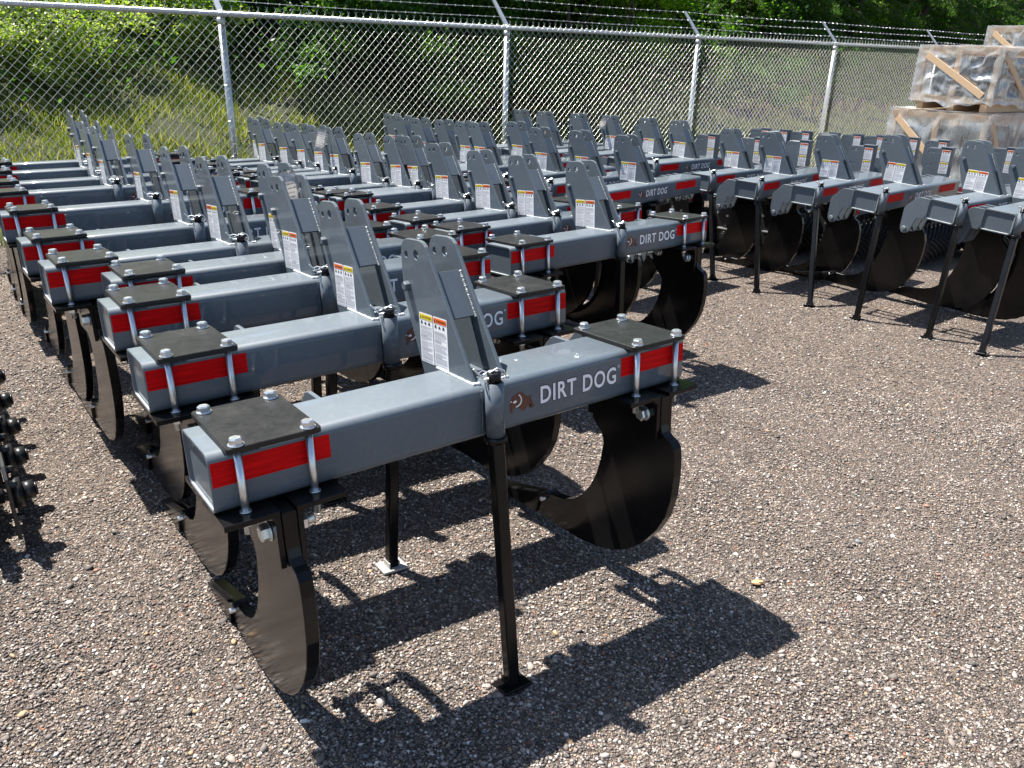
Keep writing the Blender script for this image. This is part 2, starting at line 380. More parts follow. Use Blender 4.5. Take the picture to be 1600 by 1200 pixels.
def emblem(x0, zc, parent, h, s=1.):
    def P(u, v, y): return (x0+(u-116)*.000272*s, y, zc+(530-.278*(u-270)*.0-v+(0))*.00026*s)
    def sk(u, v): return (u, v+.278*(u-270))
    mb = MB()
    mb.poly([P(*sk(u, v), -.0006) for u, v in DOG], 'emblem_brown')
    bmesh.ops.triangulate(mb.bm, faces=list(mb.bm.faces))
    mb.poly([P(*sk(u, v), -.0011) for u, v in [(150, 530), (190, 500), (206, 515), (192, 535), (165, 540)]], 'letter_white')
    mb.poly([P(*sk(u, v), -.0011) for u, v in [(120, 515), (136, 520), (140, 532), (122, 530)]], 'letter_white')
    arc = [(233, 432), (258, 455), (268, 490), (262, 522), (240, 555), (215, 574), (190, 585)]
    for a, b in zip(arc[:-1], arc[1:]):
        d = Vector((b[0]-a[0], b[1]-a[1])).normalized(); n = Vector((-d.y, d.x))*7
        mb.poly([P(*sk(a[0]+n.x, a[1]+n.y), -.0012), P(*sk(b[0]+n.x, b[1]+n.y), -.0012), P(*sk(b[0]-n.x, b[1]-n.y), -.0012), P(*sk(a[0]-n.x, a[1]-n.y), -.0012)], 'letter_white')
    for f in mb.bm.faces:
        f.normal_update()
        if f.normal.y > 0: f.normal_flip()
    return mb.build('dog_emblem', parent, (0, 0, h))

HEAD = {}
for w_ in ('CAUTION', 'WARNING'):
    HEAD[w_] = text_mesh(w_, .048, .0085)[0]
def decal(mb, P, w, h, head, word, rnd, big=False):
    """white safety decal: coloured header with its word, three pictograms, ruled print. P maps (u,v,d) to 3D, v down"""
    r = .004; pts = []
    for (cx, cy, a0) in ((r, r, 180), (w-r, r, 270), (w-r, h-r, 0), (r, h-r, 90)):
        for i in range(4): a = R(a0+30*i); pts.append((cx+r*math.cos(a), cy+r*math.sin(a)))
    def q(pp, d, m): mb.poly([P(u, v, d) for u, v in pp], m)
    q(pts, .0006, 'decal_white')
    def rect(u0, v0, u1, v1, d, m): q([(u0, v0), (u1, v0), (u1, v1), (u0, v1)], d, m)
    hh = .016
    rect(.003, .004, w-.003, .004+hh, .0012, head)
    q([(.006, .018), (.010, .0065), (.014, .018)], .0016, 'decal_black')
    X, Z, Fc = HEAD[word]; i = mb.mi('decal_black')
    vs = [mb.bm.verts.new(P(.017+a*(w-.024)/.048, .0165-b, .0016)) for a, b in zip(X, Z)]
    for f in Fc:
        try: k = mb.bm.faces.new([vs[j] for j in f]); k.material_index = i
        except ValueError: pass
    for j in range(3):
        u = .008+j*(w-.012)/3
        q([(u, .036), (u+.003, .026), (u+.008, .024+.003*(j % 2)), (u+.012, .030), (u+.010, .036), (u+.006, .033)], .0012, 'decal_black')
    v = .042
    while v < h-.008:
        if rnd.random() < .13: v += .0035; continue
        u = .005
        L = (w-.007)*rnd.choice((1, 1, .95, .9, .6))
        rect(u, v, u+L-.005, v+.0016, .0012, 'decal_print_dark' if rnd.random() < .25 else 'decal_print'); v += .0036
    rect(.003, h-.0045, w-.003, h-.0035, .0012, 'decal_print_dark')

# ------------------------------------------------------------------ the ripper
def shank_poly(kind):
    if kind == 'A':
        return [(-.065, -.155), (-.065, -.255), (-.072, -.278), (-.092, -.292), (-.113, -.300), (-.128, -.318), (-.133, -.36), (-.133, -.42), (-.125, -.50), (-.100, -.585), (-.060, -.655), (.000, -.727), (.07, -.787), (.15, -.83), (.25, -.86), (.36, -.874), (.50, -.876), (.64, -.872),
                (.64, -.80), (.60, -.775), (.552, -.748), (.50, -.745), (.44, -.735), (.385, -.712), (.335, -.67), (.29, -.615), (.255, -.55), (.232, -.48), (.218, -.41), (.228, -.375), (.25, -.36), (.275, -.335), (.285, -.30), (.285, -.155)]
    return [(-.060, -.155), (-.060, -.295), (-.073, -.325), (-.102, -.342), (-.126, -.372), (-.145, -.43), (-.150, -.515), (-.145, -.62), (-.123, -.72), (-.082, -.81), (-.028, -.88), (.03, -.925), (.10, -.958), (.20, -.985), (.35, -1.0), (.68, -1.005),
            (.68, -.94), (.62, -.93), (.57, -.905), (.50, -.905), (.43, -.888), (.37, -.862), (.315, -.82), (.27, -.765), (.235, -.69), (.212, -.60), (.196, -.50), (.19, -.42), (.212, -.385), (.25, -.352), (.27, -.31), (.27, -.155)]
LUG = [(.226, .004), (.300, .004), (.322, -.006), (.395, -.085), (.405, -.105), (.402, -.235), (.397, -.262), (.383, -.283), (.362, -.291), (.342, -.287), (.325, -.272), (.292, -.165), (.285, -.152), (.232, -.150), (.226, -.10)]
def mast_poly():
    return [(.030, .012), (.233, .012), (.2305, -.05), (.2305, -.12), (.25, -.128), (.285, -.10), (.418, .205), (.422, .225), (.422, .345), (.416, .365), (.402, .380), (.382, .387), (.305, .390), (.283, .386), (.266, .374), (.256, .358)]
def build_ripper(kind, tapeL=True):
    rnd = random.Random(5 if kind == 'A' else 9)
    twin = kind == 'A'
    H = .92 if twin else .985
    L = 1.582 if twin else 1.49
    xm, dm = (.76, .10) if twin else (.69, .12)
    root = empty('twin_shank_ripper' if twin else 'single_shank_ripper'); root.rotation_mode = 'YXZ'
    def B(mb, name, parent=None): return mb.build(name, parent or root, (0, 0, H) if parent is None else (0, 0, 0))
    # beam
    mb = MB(); rrect_tube(mb, 0, L, 0, .228, -.146, .012, .026, 'grey_paint', seg=6)
    bead(mb, [(xm-.009, .025, .013), (xm-.009, .225, .013)], .0055, 'weld_paint', rnd)
    bead(mb, [(xm+dm+.009, .025, .013), (xm+dm+.009, .225, .013)], .0045, 'weld_paint', rnd)
    bead(mb, [(xm-.006, .028, .013), (xm+.008, .024, .013)], .0075, 'weld_paint', rnd); bead(mb, [(xm+dm-.006, .026, .013), (xm+dm+.008, .026, .013)], .0075, 'weld_paint', rnd)
    bead(mb, [(.004, .022, .0035), (.004, .206, .0035)], .003, 'weld_paint', rnd)
    bead(mb, [(.004, .206, -.138), (.004, .022, -.138)], .0045 if not twin else .003, 'weld_paint', rnd)
    bead(mb, [(.004, .008, -.120), (.004, .008, -.01)], .003, 'weld_paint', rnd)
    beam = B(mb, 'toolbar')
    # reflective tape, lettering, emblem
    def tape(x0, x1):
        m = MB(); zs = [-.010, -.0435, -.077]
        m.poly([(x0, -.0006, -.073), (x1, -.0006, -.073), (x1, -.0006, -.010), (x0, -.0006, -.010)], 'red_tape'); return B(m, 'reflective_tape')
    if twin: tape(.004, .30); tape(1.296, L-.002); lx, ex = .970, .858
    else: tape(.125, .42); tape(1.085, 1.40); lx, ex = .64, .53
    letters(lx, -.088, 'lettering', root, H); emblem(ex, -.068, root, H)
    # mast
    for k in range(2):
        x = xm+k*dm
        mb = MB(); mb.plate(mast_poly(), x-.006, x+.006, 'grey_paint', 'x', [(.389, .338, .0095), (.328, .343, .014)], .0018)
        p = B(mb, 'mast_plate')
        if k == 0:
            mb = MB(); c = 'decal_yellow', 'CAUTION'; d = 'decal_orange', 'WARNING'
            a0 = R(1.5)
            def mk(u0):
                def P(u, v, dd):
                    u += u0; return (x-.006-dd, .327-u*math.cos(a0)-v*math.sin(a0)*.0, .170-v+u*.03)
                return P
            decal(mb, mk(0), .080, .158, *c, rnd); p1 = mb.build('warning_decal', p)
            mb = MB(); decal(mb, mk(.084), .080, .158, *d, rnd); p2 = mb.build('warning_decal', p)
    # sloping plate between the mast plates
    mb = MB(); mb.box(xm+.006, xm+dm-.006, -.006, .006, -.075, .075, 'grey_paint', .001, Matrix.Translation((0, .205, .235)) @ Matrix.Rotation(R(-33), 4, 'X'))
    bead(mb, [(xm+.008, .160, .172), (xm+.008, .235, .295)], .004, 'weld_paint', rnd); bead(mb, [(xm+dm-.008, .160, .172), (xm+dm-.008, .235, .295)], .0045, 'weld_paint', rnd)
    B(mb, 'cross_plate')
    mb = MB(); y, z = .386, .241
    mb.hexh((xm-.0065, y, z), (xm-.024, y, z), .0155, 'grey_paint'); mb.cyl((xm-.006, y, z), (xm+dm+.02, y, z), .009, 'grey_paint', 10)
    B(mb, 'mast_bolt')
    # stand collar, clip, leg
    def collar(x, leg=True):
        y = -.030
        mb = MB(); mb.cyl((x, y, -.132), (x, y, .030), .0275, 'grey_paint', 22); mb.cyl((x, y, -.150), (x, y, -.1325), .0335, 'black_paint', 18)
        bead(mb, [(x-.026, -.004, -.12), (x-.026, -.004, .0)], .0035, 'grey_paint', rnd); bead(mb, [(x+.026, -.004, -.12), (x+.026, -.004, .0)], .0035, 'grey_paint', rnd)
        c = B(mb, 'stand_collar')
        mb = MB(); mb.cyl((x, y, .0305), (x, y, .058), .0205, 'black_paint', 16); mb.cyl((x-.036, y-.002, .044), (x+.034, y+.004, .044), .0042, 'zinc', 8)
        mb.build('stand_tube_top', c)
        mb = MB(); zc = .050
        loop = [Vector((x+.03, y+.004, .044))]+[Vector((x+.034+.018*math.sin(a*.7), y-.004*a, .05+.016*math.cos(a*.9+2))) for a in range(5)]
        w = [(x-.034, y, .046), (x-.060, y+.010, .078), (x-.046, y+.014, .060), (x-.026, y+.018, .064), (x-.010, y+.006, .058), (x+.008, y-.006, .071), (x+.026, y-.010, .062), (x+.033, y-.012, .045), (x+.022, y-.016, .030), (x+.010, y-.018, .041)]
        mb.tube(w, .0024, 'zinc', 6)
        mb.tube([(x-.048, y+.012, .052), (x-.022, y+.022, .050), (x-.004, y+.010, .062), (x+.012, y-.002, .060)], .0024, 'zinc', 6)
        mb.build('pin_clip', c)
        if leg:
            hl = H-.15
            mb = MB(); mb.box(-.0195, .0195, -.0195, .0195, -hl, 0, 'black_paint', .006, None, 3)
            lg = mb.build('stand_leg', root, (x, y, H-.150))
            mb = MB(); mb.box(-.05, .05, -.04, .04, -hl-.001, -hl+.008, 'black_paint', .002)
            for sx in (-1, 1): mb.box(sx*.02-.002, sx*.02+.002, -.025, .025, -hl+.008, -hl+.03, 'black_paint')
            mb.build('foot_plate', lg)
    if twin: collar(.785)
    else: collar(.012)
    # shanks with points, brackets and clamps
    def shank(xc, clamp):
        mb = MB(); mb.plate(shank_poly(kind), xc-.018, xc+.018, 'black_paint', 'x', (), .002)
        s = B(mb, 'shank')
        mb = MB()
        pts = [(.625, -.868), (.90, -.872), (.955, -.868), (.93, -.853), (.70, -.795), (.60, -.770), (.55, -.742), (.53, -.752), (.60, -.80)] if twin else \
              [(.665, -1.004), (.93, -1.015), (1.00, -1.012), (.975, -.995), (.76, -.945), (.68, -.925), (.60, -.895), (.58, -.905), (.65, -.94)]
        mb.plate(pts, xc-.031, xc+.031, 'black_paint', 'x', (), .004)
        py, pz = (.575, -.785) if twin else (.63, -.93)
        mb.cyl((xc-.036, py, pz), (xc+.036, py, pz), .009, 'zinc', 10)
        mb.build('shank_point', s)
        x0, x1 = xc-.154, xc+.154
        if not clamp: x0, x1 = xc-.11, xc+.11
        for sgn in (-1, 1):
            xi = xc+sgn*.020; xo = x0 if sgn < 0 else x1
            xa, xb = (xi-.016, xi) if sgn < 0 else (xi, xi+.016)
            mb = MB(); r = .010
            # angle iron profile in x-z
            th = .015; zt = -.1475; zb = -.305
            s1 = [(xi, zb), (xi, zt-.000), (xo, zt), (xo, zt-th), (xi+sgn*(th+.012), zt-th), (xi+sgn*(th+.004), zt-th-.004), (xi+sgn*th, zt-th-.012), (xi+sgn*th, zb)]
            if sgn < 0: s1 = s1[::-1]
            mb.plate(s1, -.062, .285, 'black_paint', 'y', (), .0015)
            br = B(mb, 'shank_bracket')
            for (yy, zz) in ((-.005, -.222), (.235, -.215)):
                mb = MB(); a = xi+sgn*th; mb.cyl((a, yy, zz), (a+sgn*.004, yy, zz), .026, 'zinc', 18); mb.hexh((a+sgn*.004, yy, zz), (a+sgn*.026, yy, zz), .0235, 'zinc', rnd.random())
                if sgn > 0: mb.cyl((a+.02, yy, zz), (a+.045, yy, zz), .014, 'zinc', 12)
                mb.build('pivot_bolt', br)
        if clamp:
            px0, px1 = (xc-.116, xc+.118)
            poly = []
            for (cx, cy, a0) in ((px1-.012, .268, 0), (px0+.012, .268, 90), (px0+.012, -.020, 180), (px1-.012, -.020, 270)):
                for i in range(4): a = R(a0+30*i); poly.append((cx+.012*math.cos(a), cy+.012*math.sin(a)))
            mb = MB(); mb.plate(poly, .0125, .0275, 'black_plate', 'z', (), .0018)
            cpl = B(mb, 'clamp_plate')
            for bx in (xc-.088, xc+.088):
                for by in (-.0145, .250):
                    mb = MB()
                    mb.cyl((bx, by, .0278), (bx, by, .031), .0195, 'zinc', 18); mb.hexh((bx, by, .031), (bx, by, .047), .0165, 'zinc', rnd.random()*2)
                    mb.cyl((bx, by, -.205), (bx, by, .0120), .0095, 'zinc', 14)
                    mb.cyl((bx, by, -.1470), (bx, by, -.1435), .0145, 'zinc', 14)
                    mb.hexh((bx, by, -.1635), (bx, by, -.183), .0165, 'zinc', rnd.random()*2)
                    mb.build('clamp_bolt', cpl)
    if twin: shank(.155, True); shank(1.440, True)
    else: shank(.745, False)
    xs = [.16, .27, .37, 1.265, 1.376, 1.49] if twin else [.007, .115, .205, 1.285, 1.375, 1.483]
    for i, x in enumerate(xs):
        poly = LUG
        mb = MB(); mb.plate(poly, x-.0065, x+.0065, 'grey_paint', 'x', [(.364, -.250, .010)], .0015)
        lg = B(mb, 'hitch_lug')
    for a, b in ((xs[0], xs[2]), (xs[3], xs[5])):
        mb = MB(); y, z = .364, -.250
        mb.cyl((a-.016, y, z), (b+.016, y, z), .0095, 'zinc', 12); mb.hexh((a-.0070, y, z), (a-.021, y, z), .017, 'zinc'); mb.hexh((b+.007, y, z), (b+.021, y, z), .017, 'zinc')
        mb.cyl((a+.020, y, z), (a+.065, y, z), .020, 'grey_paint', 14); B(mb, 'hitch_pin')
    return root, H

protoA, HA = build_ripper('A'); protoB, HB = build_ripper('B')
# decal order differs from machine to machine: a second mast decal pair (orange first)
def swap_decals(root):
    for p in root.children:
        if p.name.startswith('mast_plate'):
            ks = [k for k in p.children if k.name.startswith('warning_decal')]
            if len(ks) == 2:
                a, b = ks; s = .084 if a.data.name <= b.data.name else -.084
                a.location.y -= s; b.location.y += s
                a.location.z += .0025*(1 if s > 0 else -1); b.location.z -= .0025*(1 if s > 0 else -1)
def put(proto, H, pos, yaw, tx, ty=-.005, foot=None, first=False, swap=False, legrnd=None):
    o = proto if first else copy_tree(proto)
    o.rotation_mode = 'YXZ'; o.rotation_euler = (tx, ty, yaw)
    M = o.rotation_euler.to_matrix()
    z0 = pos[2]
    o.location = Vector(pos) - M @ Vector((0, 0, H))
    for k in o.children:
        if k.name.startswith('stand_leg'):
            top = k.location.copy(); wt = o.location + M @ top
            if foot is None:
                q = M @ Vector((0, 0, -1)); fx = wt.x+(legrnd.uniform(-.06, .06) if legrnd else 0); fy = wt.y+(legrnd.uniform(-.12, .04) if legrnd else 0)
            else: fx, fy = foot
            wf = Vector((fx, fy, zg(fx, fy)+.002))
            d = M.transposed() @ (wf-wt); L0 = H-.15
            q = (-d).to_track_quat('Z', 'Y')
            # keep the flat sides roughly square to the beam
            k.rotation_mode = 'QUATERNION'; k.rotation_quaternion = Vector((0, 0, -1)).rotation_difference(d.normalized())
            k.scale = (1, 1, d.length/L0)
    if swap: swap_decals(o)
    return o

ORD = ['first', 'second', 'third', 'fourth', 'fifth', 'sixth', 'seventh', 'eighth', 'ninth', 'tenth', 'eleventh', 'twelfth', 'thirteenth']
YA = .629
ROW1 = [(-.701, 1.622, .885, .629), (-1.075, 2.140, .900, .629), (-1.392, 2.600, .915, .629), (-1.551, 2.956, .915, .632), (-1.885, 3.100, .920, .640), (-2.258, 3.575, .905, .640),
        (-2.758, 4.244, .895, .629), (-3.282, 4.867, .875, .625), (-3.548, 5.224, .875, .625), (-3.860, 5.671, .875, .62), (-4.067, 5.825+.2, .885, .62)]
ROW2 = [(-.027, 4.091, .825, .672), (-.379, 4.540, .800, .665), (-.668, 4.791, .795, .66), (-.976, 5.102, .800, .66), (-1.254, 5.600, .795, .655), (-1.40, 5.70, .790, .655), (-1.658, 5.840, .785, .65),
        (-2.015, 6.323, .780, .65), (-2.191, 6.507, .775, .65), (-2.394, 6.704, .770, .65), (-2.594, 6.863, .765, .65), (-2.872, 7.118, .765, .645), (-3.02, 7.42, .760, .645)]
SWAP1 = {1, 4, 5, 6, 7, 8}; SWAP2 = {4, 7}
FOOT1 = {0: (.026, 1.918), 1: (-.437, 2.515)}
lr = random.Random(3)
note = {0: 'its emblem and stand fully showing', 1: 'dusty pale stand foot', 2: 'paper note between its mast plates',
        3: 'just behind the paper note', 4: '', 5: '', 6: '', 7: '', 8: '', 9: '', 10: 'last before the fence'}
for i, (x, y, z, yw) in enumerate(ROW1):
    o = put(protoA, HA, (x, y, z), yw, -.073, foot=FOOT1.get(i), first=(i == 0), swap=i in SWAP1, legrnd=lr)
    tag(o, ('%s grey twin-shank ripper of the front line, ' % ORD[i]) + (note[i] or 'counted from the camera end'), 'ripper', 'twin-shank rippers in the front line')
for i, (x, y, z, yw) in enumerate(ROW2):
    o = put(protoA, HA, (x, y, z), yw+lr.uniform(-.012, .012), -.073+lr.uniform(-.008, .008), swap=i in SWAP2, legrnd=lr)
    t = {0: 'lettering fully in view', 7: 'tag hanging from its mast', 12: 'last before the fence'}.get(i, 'counted away from the camera')
    tag(o, '%s grey twin-shank ripper of the second line, %s' % (ORD[i], t), 'ripper', 'twin-shank rippers in the second line')
# single shank rippers: (x, y, z, yaw, tilt)
ROWB = [(3.593, 5.783, .784, .652, .049, (3.427, 5.495)), (3.281, 5.999, .807, .629, .063, (3.216, 5.874)), (2.893, 6.467, .797, .707, .054, (2.835, 6.319)), (2.592, 7.05, .745, .765, .02, (2.56, 6.651)),
        (2.165, 7.348, .737, .785, .012, (2.209, 7.052)), (1.868, 7.943, .711, .719, .005, (1.906, 7.489))]
ROWE = [(.659, 6.486, .746, .797, .006, None), (.247, 6.555+.28, .742, .76, .01, None), (-.13, 6.92+.2, .736, .74, .01, None), (-.37, 7.75, .735, .72, .01, None)]
ROWF = [(1.415, 8.60, .725, .69, .03, None), (1.13, 8.95, .722, .70, .02, None), (.715, 9.167, .723, .70, .02, None), (.348, 9.30, .728, .70, .02, None), (-.053, 9.40, .733, .70, .02, None), (-.342, 9.65, .732, .70, .02, None)]
ROWD = [(-.735, 7.25, .760, .71, .01, None), (-.88, 7.40, .752, .71, .01, None), (-1.10, 7.60, .745, .71, .01, None), (-1.36, 7.80, .740, .71, .01, None), (-1.58, 8.10, .737, .71, .01, None), (-1.74, 8.42, .733, .71, .01, None)]
first = True
for rows, lab, grp, sw in ((ROWB, 'grey single-shank ripper beside the open gravel', 'single-shank rippers beside the open gravel', {2}),
                       (ROWE, 'grey single-shank ripper behind the twin-shank lines', 'single-shank rippers in the middle of the yard', set()),
                       (ROWF, 'grey single-shank ripper in the line along the fence', 'single-shank rippers along the fence', {0, 1}),
                       (ROWD, 'grey single-shank ripper in the back line', 'single-shank rippers in the back line', set())):
    for i, (x, y, z, yw, tx, ft) in enumerate(rows):
        o = put(protoB, HB, (x, y, z), yw, tx, foot=ft, first=first, swap=i in sw, legrnd=lr); first = False
        tag(o, '%s %s, counted from the camera' % (ORD[i], lab), 'ripper', grp)
# the second machine's foot is pale with dust
for o in list(bpy.data.objects):
    if o.name.startswith('foot_plate') and o.parent and (Vector((-.437, 2.515, 0))-(o.parent.matrix_basis.translation)).length < 0: pass
bpy.context.view_layer.update()
best = min((o for o in bpy.data.objects if o.name.startswith('foot_plate')), key=lambda o: (o.parent.matrix_world @ Vector((0, 0, -(HA-.15)))-Vector((-.437, 2.515, -.04))).length)
best.data = best.data.copy(); best.data.materials.clear(); best.data.materials.append(MATS['dusty_foot']); best['label'] = 'foot plate pale with dust'

# ------------------------------------------------------------------ roller packers
def build_packer():
    rnd = random.Random(4)
    root = empty('roller_packer')
    mb = MB(); rrect_tube(mb, 0, 1.5, .02, .14, .50, .62, .012, 'grey_paint'); rrect_tube(mb, .05, 1.45, .40, .48, .52, .60, .010, 'grey_paint')
    for x in (.35, 1.07): mb.box(x, x+.08, .14, .40, .522, .598, 'grey_paint', .004)
    mb.build('frame', root)
    mb = MB(); mb.poly([(.06, .0194, .52), (.36, .0194, .52), (.36, .0194, .60), (.06, .0194, .60)], 'red_tape'); mb.build('reflective_tape', root)
    mb = MB(); mb.poly([(1.12, .0194, .52), (1.42, .0194, .52), (1.42, .0194, .60), (1.12, .0194, .60)], 'red_tape'); mb.build('reflective_tape', root)
    for xt in (.40,):
        mb = MB(); mb.box(xt, xt+.075, .005, .125, .622, 1.215, 'grey_paint', .004); mb.box(xt-.003, xt+.078, .002, .128, 1.215, 1.223, 'grey_paint', .001)
        tw = mb.build('hitch_tower', root)
        for z0, hd, wd, s in ((1.195, 'decal_orange', 'WARNING', 3), (1.070, 'decal_yellow', 'CAUTION', 4)):
            mb = MB()
            decal(mb, (lambda z0: (lambda u, v, d: (xt-d, .107-u, z0-v)))(z0), .088, .118, hd, wd, random.Random(s)); mb.build('warning_decal', tw)
        pl = [(.125, .84), (.200, .84), (.262, .90), (.275, .93), (.275, 1.165), (.266, 1.19), (.245, 1.205), (.125, 1.205)]
        mb = MB(); mb.plate(pl, xt+.004, xt+.016, 'grey_paint', 'x', [(.235, 1.165, .009), (.200, 1.165, .011), (.235, 1.03, .011), (.195, 1.03, .009)], .0015); mb.build('hitch_plate', tw)
        mb = MB(); mb.plate(pl, xt+.060, xt+.072, 'grey_paint', 'x', [(.235, 1.165, .009), (.200, 1.165, .011), (.235, 1.03, .011), (.195, 1.03, .009)], .0015); mb.build('hitch_plate', tw)
    for x0, sg in ((0., -1), (1.5, 1)):
        ep = [(.00, .60), (.30, .60), (.30, .54), (.20, .38), (.15, .13), (-.03, .13), (-.06, .30), (-.02, .46)]
        mb = MB(); mb.plate(ep, x0+sg*.002, x0+sg*.016, 'dark_steel', 'x', (), .002)
        mb.box(x0+sg*.016 if sg > 0 else x0-.075, x0+.075 if sg > 0 else x0-.016, .0, .27, .6225, .632, 'grey_paint', .001)
        e = mb.build('end_plate', root)
        mb = MB(); x = x0+sg*.016
        mb.cyl((x, .06, .21), (x+sg*.03, .06, .21), .075, 'dark_steel', 20); mb.cyl((x+sg*.03, .06, .21), (x+sg*.055, .06, .21), .048, 'dark_steel', 18); mb.cyl((x+sg*.055, .06, .21), (x+sg*.075, .06, .21), .028, 'dark_steel', 14)
        mb.box(*sorted((x, x+sg*.05)), -.03, .15, .275, .287, 'zinc', .001)
        mb.build('bearing', e)
        for yy, zz in ((-.02, .21), (.14, .21), (.06, .30), (.06, .42), (.18, .44)):
            mb = MB(); mb.hexh((x, yy, zz), (x+sg*.022, yy, zz), .015, 'zinc' if zz > .35 else 'dark_steel', rnd.random()); mb.build('bolt', e)
    mb = MB(); mb.cyl((0.01, .06, .21), (1.49, .06, .21), .03, 'dark_steel', 12); mb.build('axle', root)
    # toothed rings: one mesh shared by all
    mb = MB()
    mb.cyl((-.02, 0, 0), (.02, 0, 0), .155, 'dark_steel', 28)
    for k in range(22):
        a = 2*math.pi*k/22
        b = bmesh.new(); bmesh.ops.create_cone(b, cap_ends=True, segments=4, radius1=.022, radius2=.010, depth=.05)
        mb._merge(b, 'dark_steel', False, Matrix.Rotation(a, 4, 'X') @ Matrix.Translation((0, 0, .172)) @ Matrix.Rotation(R(45), 4, 'Z'))
    ring = mb.build('toothed_ring', root, (.06, .06, .21))
    for i in range(1, 26):
        c = ring.copy(); COL.objects.link(c); c.parent = root; c.location = (.06+i*.0555, .06, .21); c.rotation_euler = (i*.143, 0, 0)
    return root
packer = build_packer()
def build_low_roller():
    rnd = random.Random(6); root = empty('low_roller')
    mb = MB(); mb.box(.0, 1.5, .20, .26, .16, .22, 'dark_steel', .004); mb.build('rear_bar', root)
    for x0, sg in ((0., -1), (1.5, 1)):
        ep = [(-.06, .05), (.30, .13), (.32, .16), (.32, .24), (.30, .26), (.10, .345), (-.03, .345), (-.075, .31)]
        mb = MB(); mb.plate(ep, x0+sg*.002, x0+sg*.016, 'dark_steel', 'x', (), .002); e = mb.build('end_plate', root)
        x = x0+sg*.016; mb = MB()
        mb.cyl((x, .03, .20), (x+sg*.035, .03, .20), .058, 'dark_steel', 20); mb.cyl((x+sg*.035, .03, .20), (x+sg*.075, .03, .20), .036, 'dark_steel', 18); mb.cyl((x+sg*.075, .03, .20), (x+sg*.085, .03, .20), .026, 'dark_steel', 14)
        mb.build('bearing', e)
        for yy, zz in ((-.035, .27), (.095, .27), (-.035, .13), (.095, .13), (.25, .20)):
            mb = MB(); mb.hexh((x, yy, zz), (x+sg*.025, yy, zz), .015, 'dark_steel', rnd.random()); mb.build('bolt', e)
    mb = MB(); mb.cyl((0.01, .03, .20), (1.49, .03, .20), .028, 'dark_steel', 12); mb.build('axle', root)
    mb = MB(); mb.cyl((-.012, 0, 0), (.012, 0, 0), .10, 'dark_steel', 24)
    for k in range(14):
        mb.box(-.010, .010, -.014, .014, .095, .165, 'dark_steel', .002, Matrix.Rotation(2*math.pi*k/14, 4, 'X'))
    ring = mb.build('toothed_ring', root, (.09, .03, .20))
    for i in range(1, 13):
        c = ring.copy(); COL.objects.link(c); c.parent = root; c.location = (.09+i*.11, .03, .20); c.rotation_euler = (i*.2, 0, 0)
    return root
low_roller = build_low_roller()
def put_packer(x, y, yaw, label, grp, end=False, first=False):
    o = packer if first else copy_tree(packer)
    o.rotation_euler = (0, 0, yaw); c, s = math.cos(yaw), math.sin(yaw)
    if end: ox, oy = x-1.57*c, y-1.57*s            # (x, y) is its far end
    else: ox, oy = x-.40*c+.06*s, y-.40*s-.06*c    # (x, y) is its hitch tower
    o.location = (ox, oy, zg(ox, oy)-.005); tag(o, label, 'roller', grp); return o
PH = [(2.16, 9.30), (2.62, 9.06), (3.08, 8.94), (3.66, 8.65), (4.55, 8.80), (5.45, 9.15)]
for i, (x, y) in enumerate(PH):
    put_packer(x, y, .74, '%s spiked roller behind the single-shank rippers, counted from the fence end' % ORD[i].capitalize(), 'spiked rollers behind the rippers', first=(i == 0))
PG = [(1.62, 10.6), (3.21, 10.88), (3.42, 10.76), (3.67, 10.66), (3.99, 10.57), (4.26, 10.48), (4.52, 10.39), (4.86, 10.24), (5.10, 9.99)]
for i, (x, y) in enumerate(PG):
    put_packer(x, y, .74, '%s spiked roller in the rearmost line before the fence' % ORD[i].capitalize(), 'spiked rollers in the rearmost line')
PJ = [(-1.79, 2.60), (-1.98, 2.87), (-2.17, 3.14), (-2.37, 3.42), (-2.58, 3.71)]
for i, (x, y) in enumerate(PJ):
    o = low_roller if i == 0 else copy_tree(low_roller)
    c_, s_ = math.cos(.63), math.sin(.63); ox, oy = x-1.59*c_, y-1.59*s_
    o.rotation_euler = (0, 0, .63); o.location = (ox, oy, zg(x, y)+.01)
    tag(o, '%s low black toothed roller poking out across the aisle from the twin-shank rippers' % ORD[i].capitalize(), 'roller', 'low rollers across the aisle')

# ------------------------------------------------------------------ paper tags
def paper(name, P, w, h, label, cat='tag'):
    mb = MB(); rnd = random.Random(2); nx, ny = 6, 8
    M = Matrix.Translation(P[0]) @ Euler(P[1]).to_matrix().to_4x4()
    def pt(u, v): return M @ Vector(((u-.5)*w, .012*math.sin(u*3+v*2)+.006*math.sin(v*7), (v-.5)*h))
    G = [[mb.bm.verts.new(pt(i/nx, j/ny)) for j in range(ny+1)] for i in range(nx+1)]
    k = mb.mi('paper')
    for i in range(nx):
        for j in range(ny):
            f = mb.bm.faces.new((G[i][j], G[i+1][j], G[i+1][j+1], G[i][j+1])); f.material_index = k; f.smooth = True
    r = bmesh.ops.solidify(mb.bm, geom=list(mb.bm.faces), thickness=.0008)
    for j in range(7):
        v = .84-j*.11; u0 = .12
        while u0 < .8:
            u1 = min(.88, u0+rnd.uniform(.06, .2))
            q = []
            for (u, vv) in ((u0, v), (u1, v+.01), (u1, v+.035), (u0, v+.025)):
                p = pt(u, vv); n = M.to_3x3() @ Vector((0, -.0015, 0)); q.append(p+n)
            mb.poly(q, 'decal_print'); u0 = u1+.04
    o = mb.build(name); tag(o, label, cat); return o
def on_machine(row, i, loc, tx=-.073):
    x, y, z, yw = row[i][:4]
    return Vector((x, y, z)) + Euler((tx, -.005, yw), 'YXZ').to_matrix() @ Vector(loc)
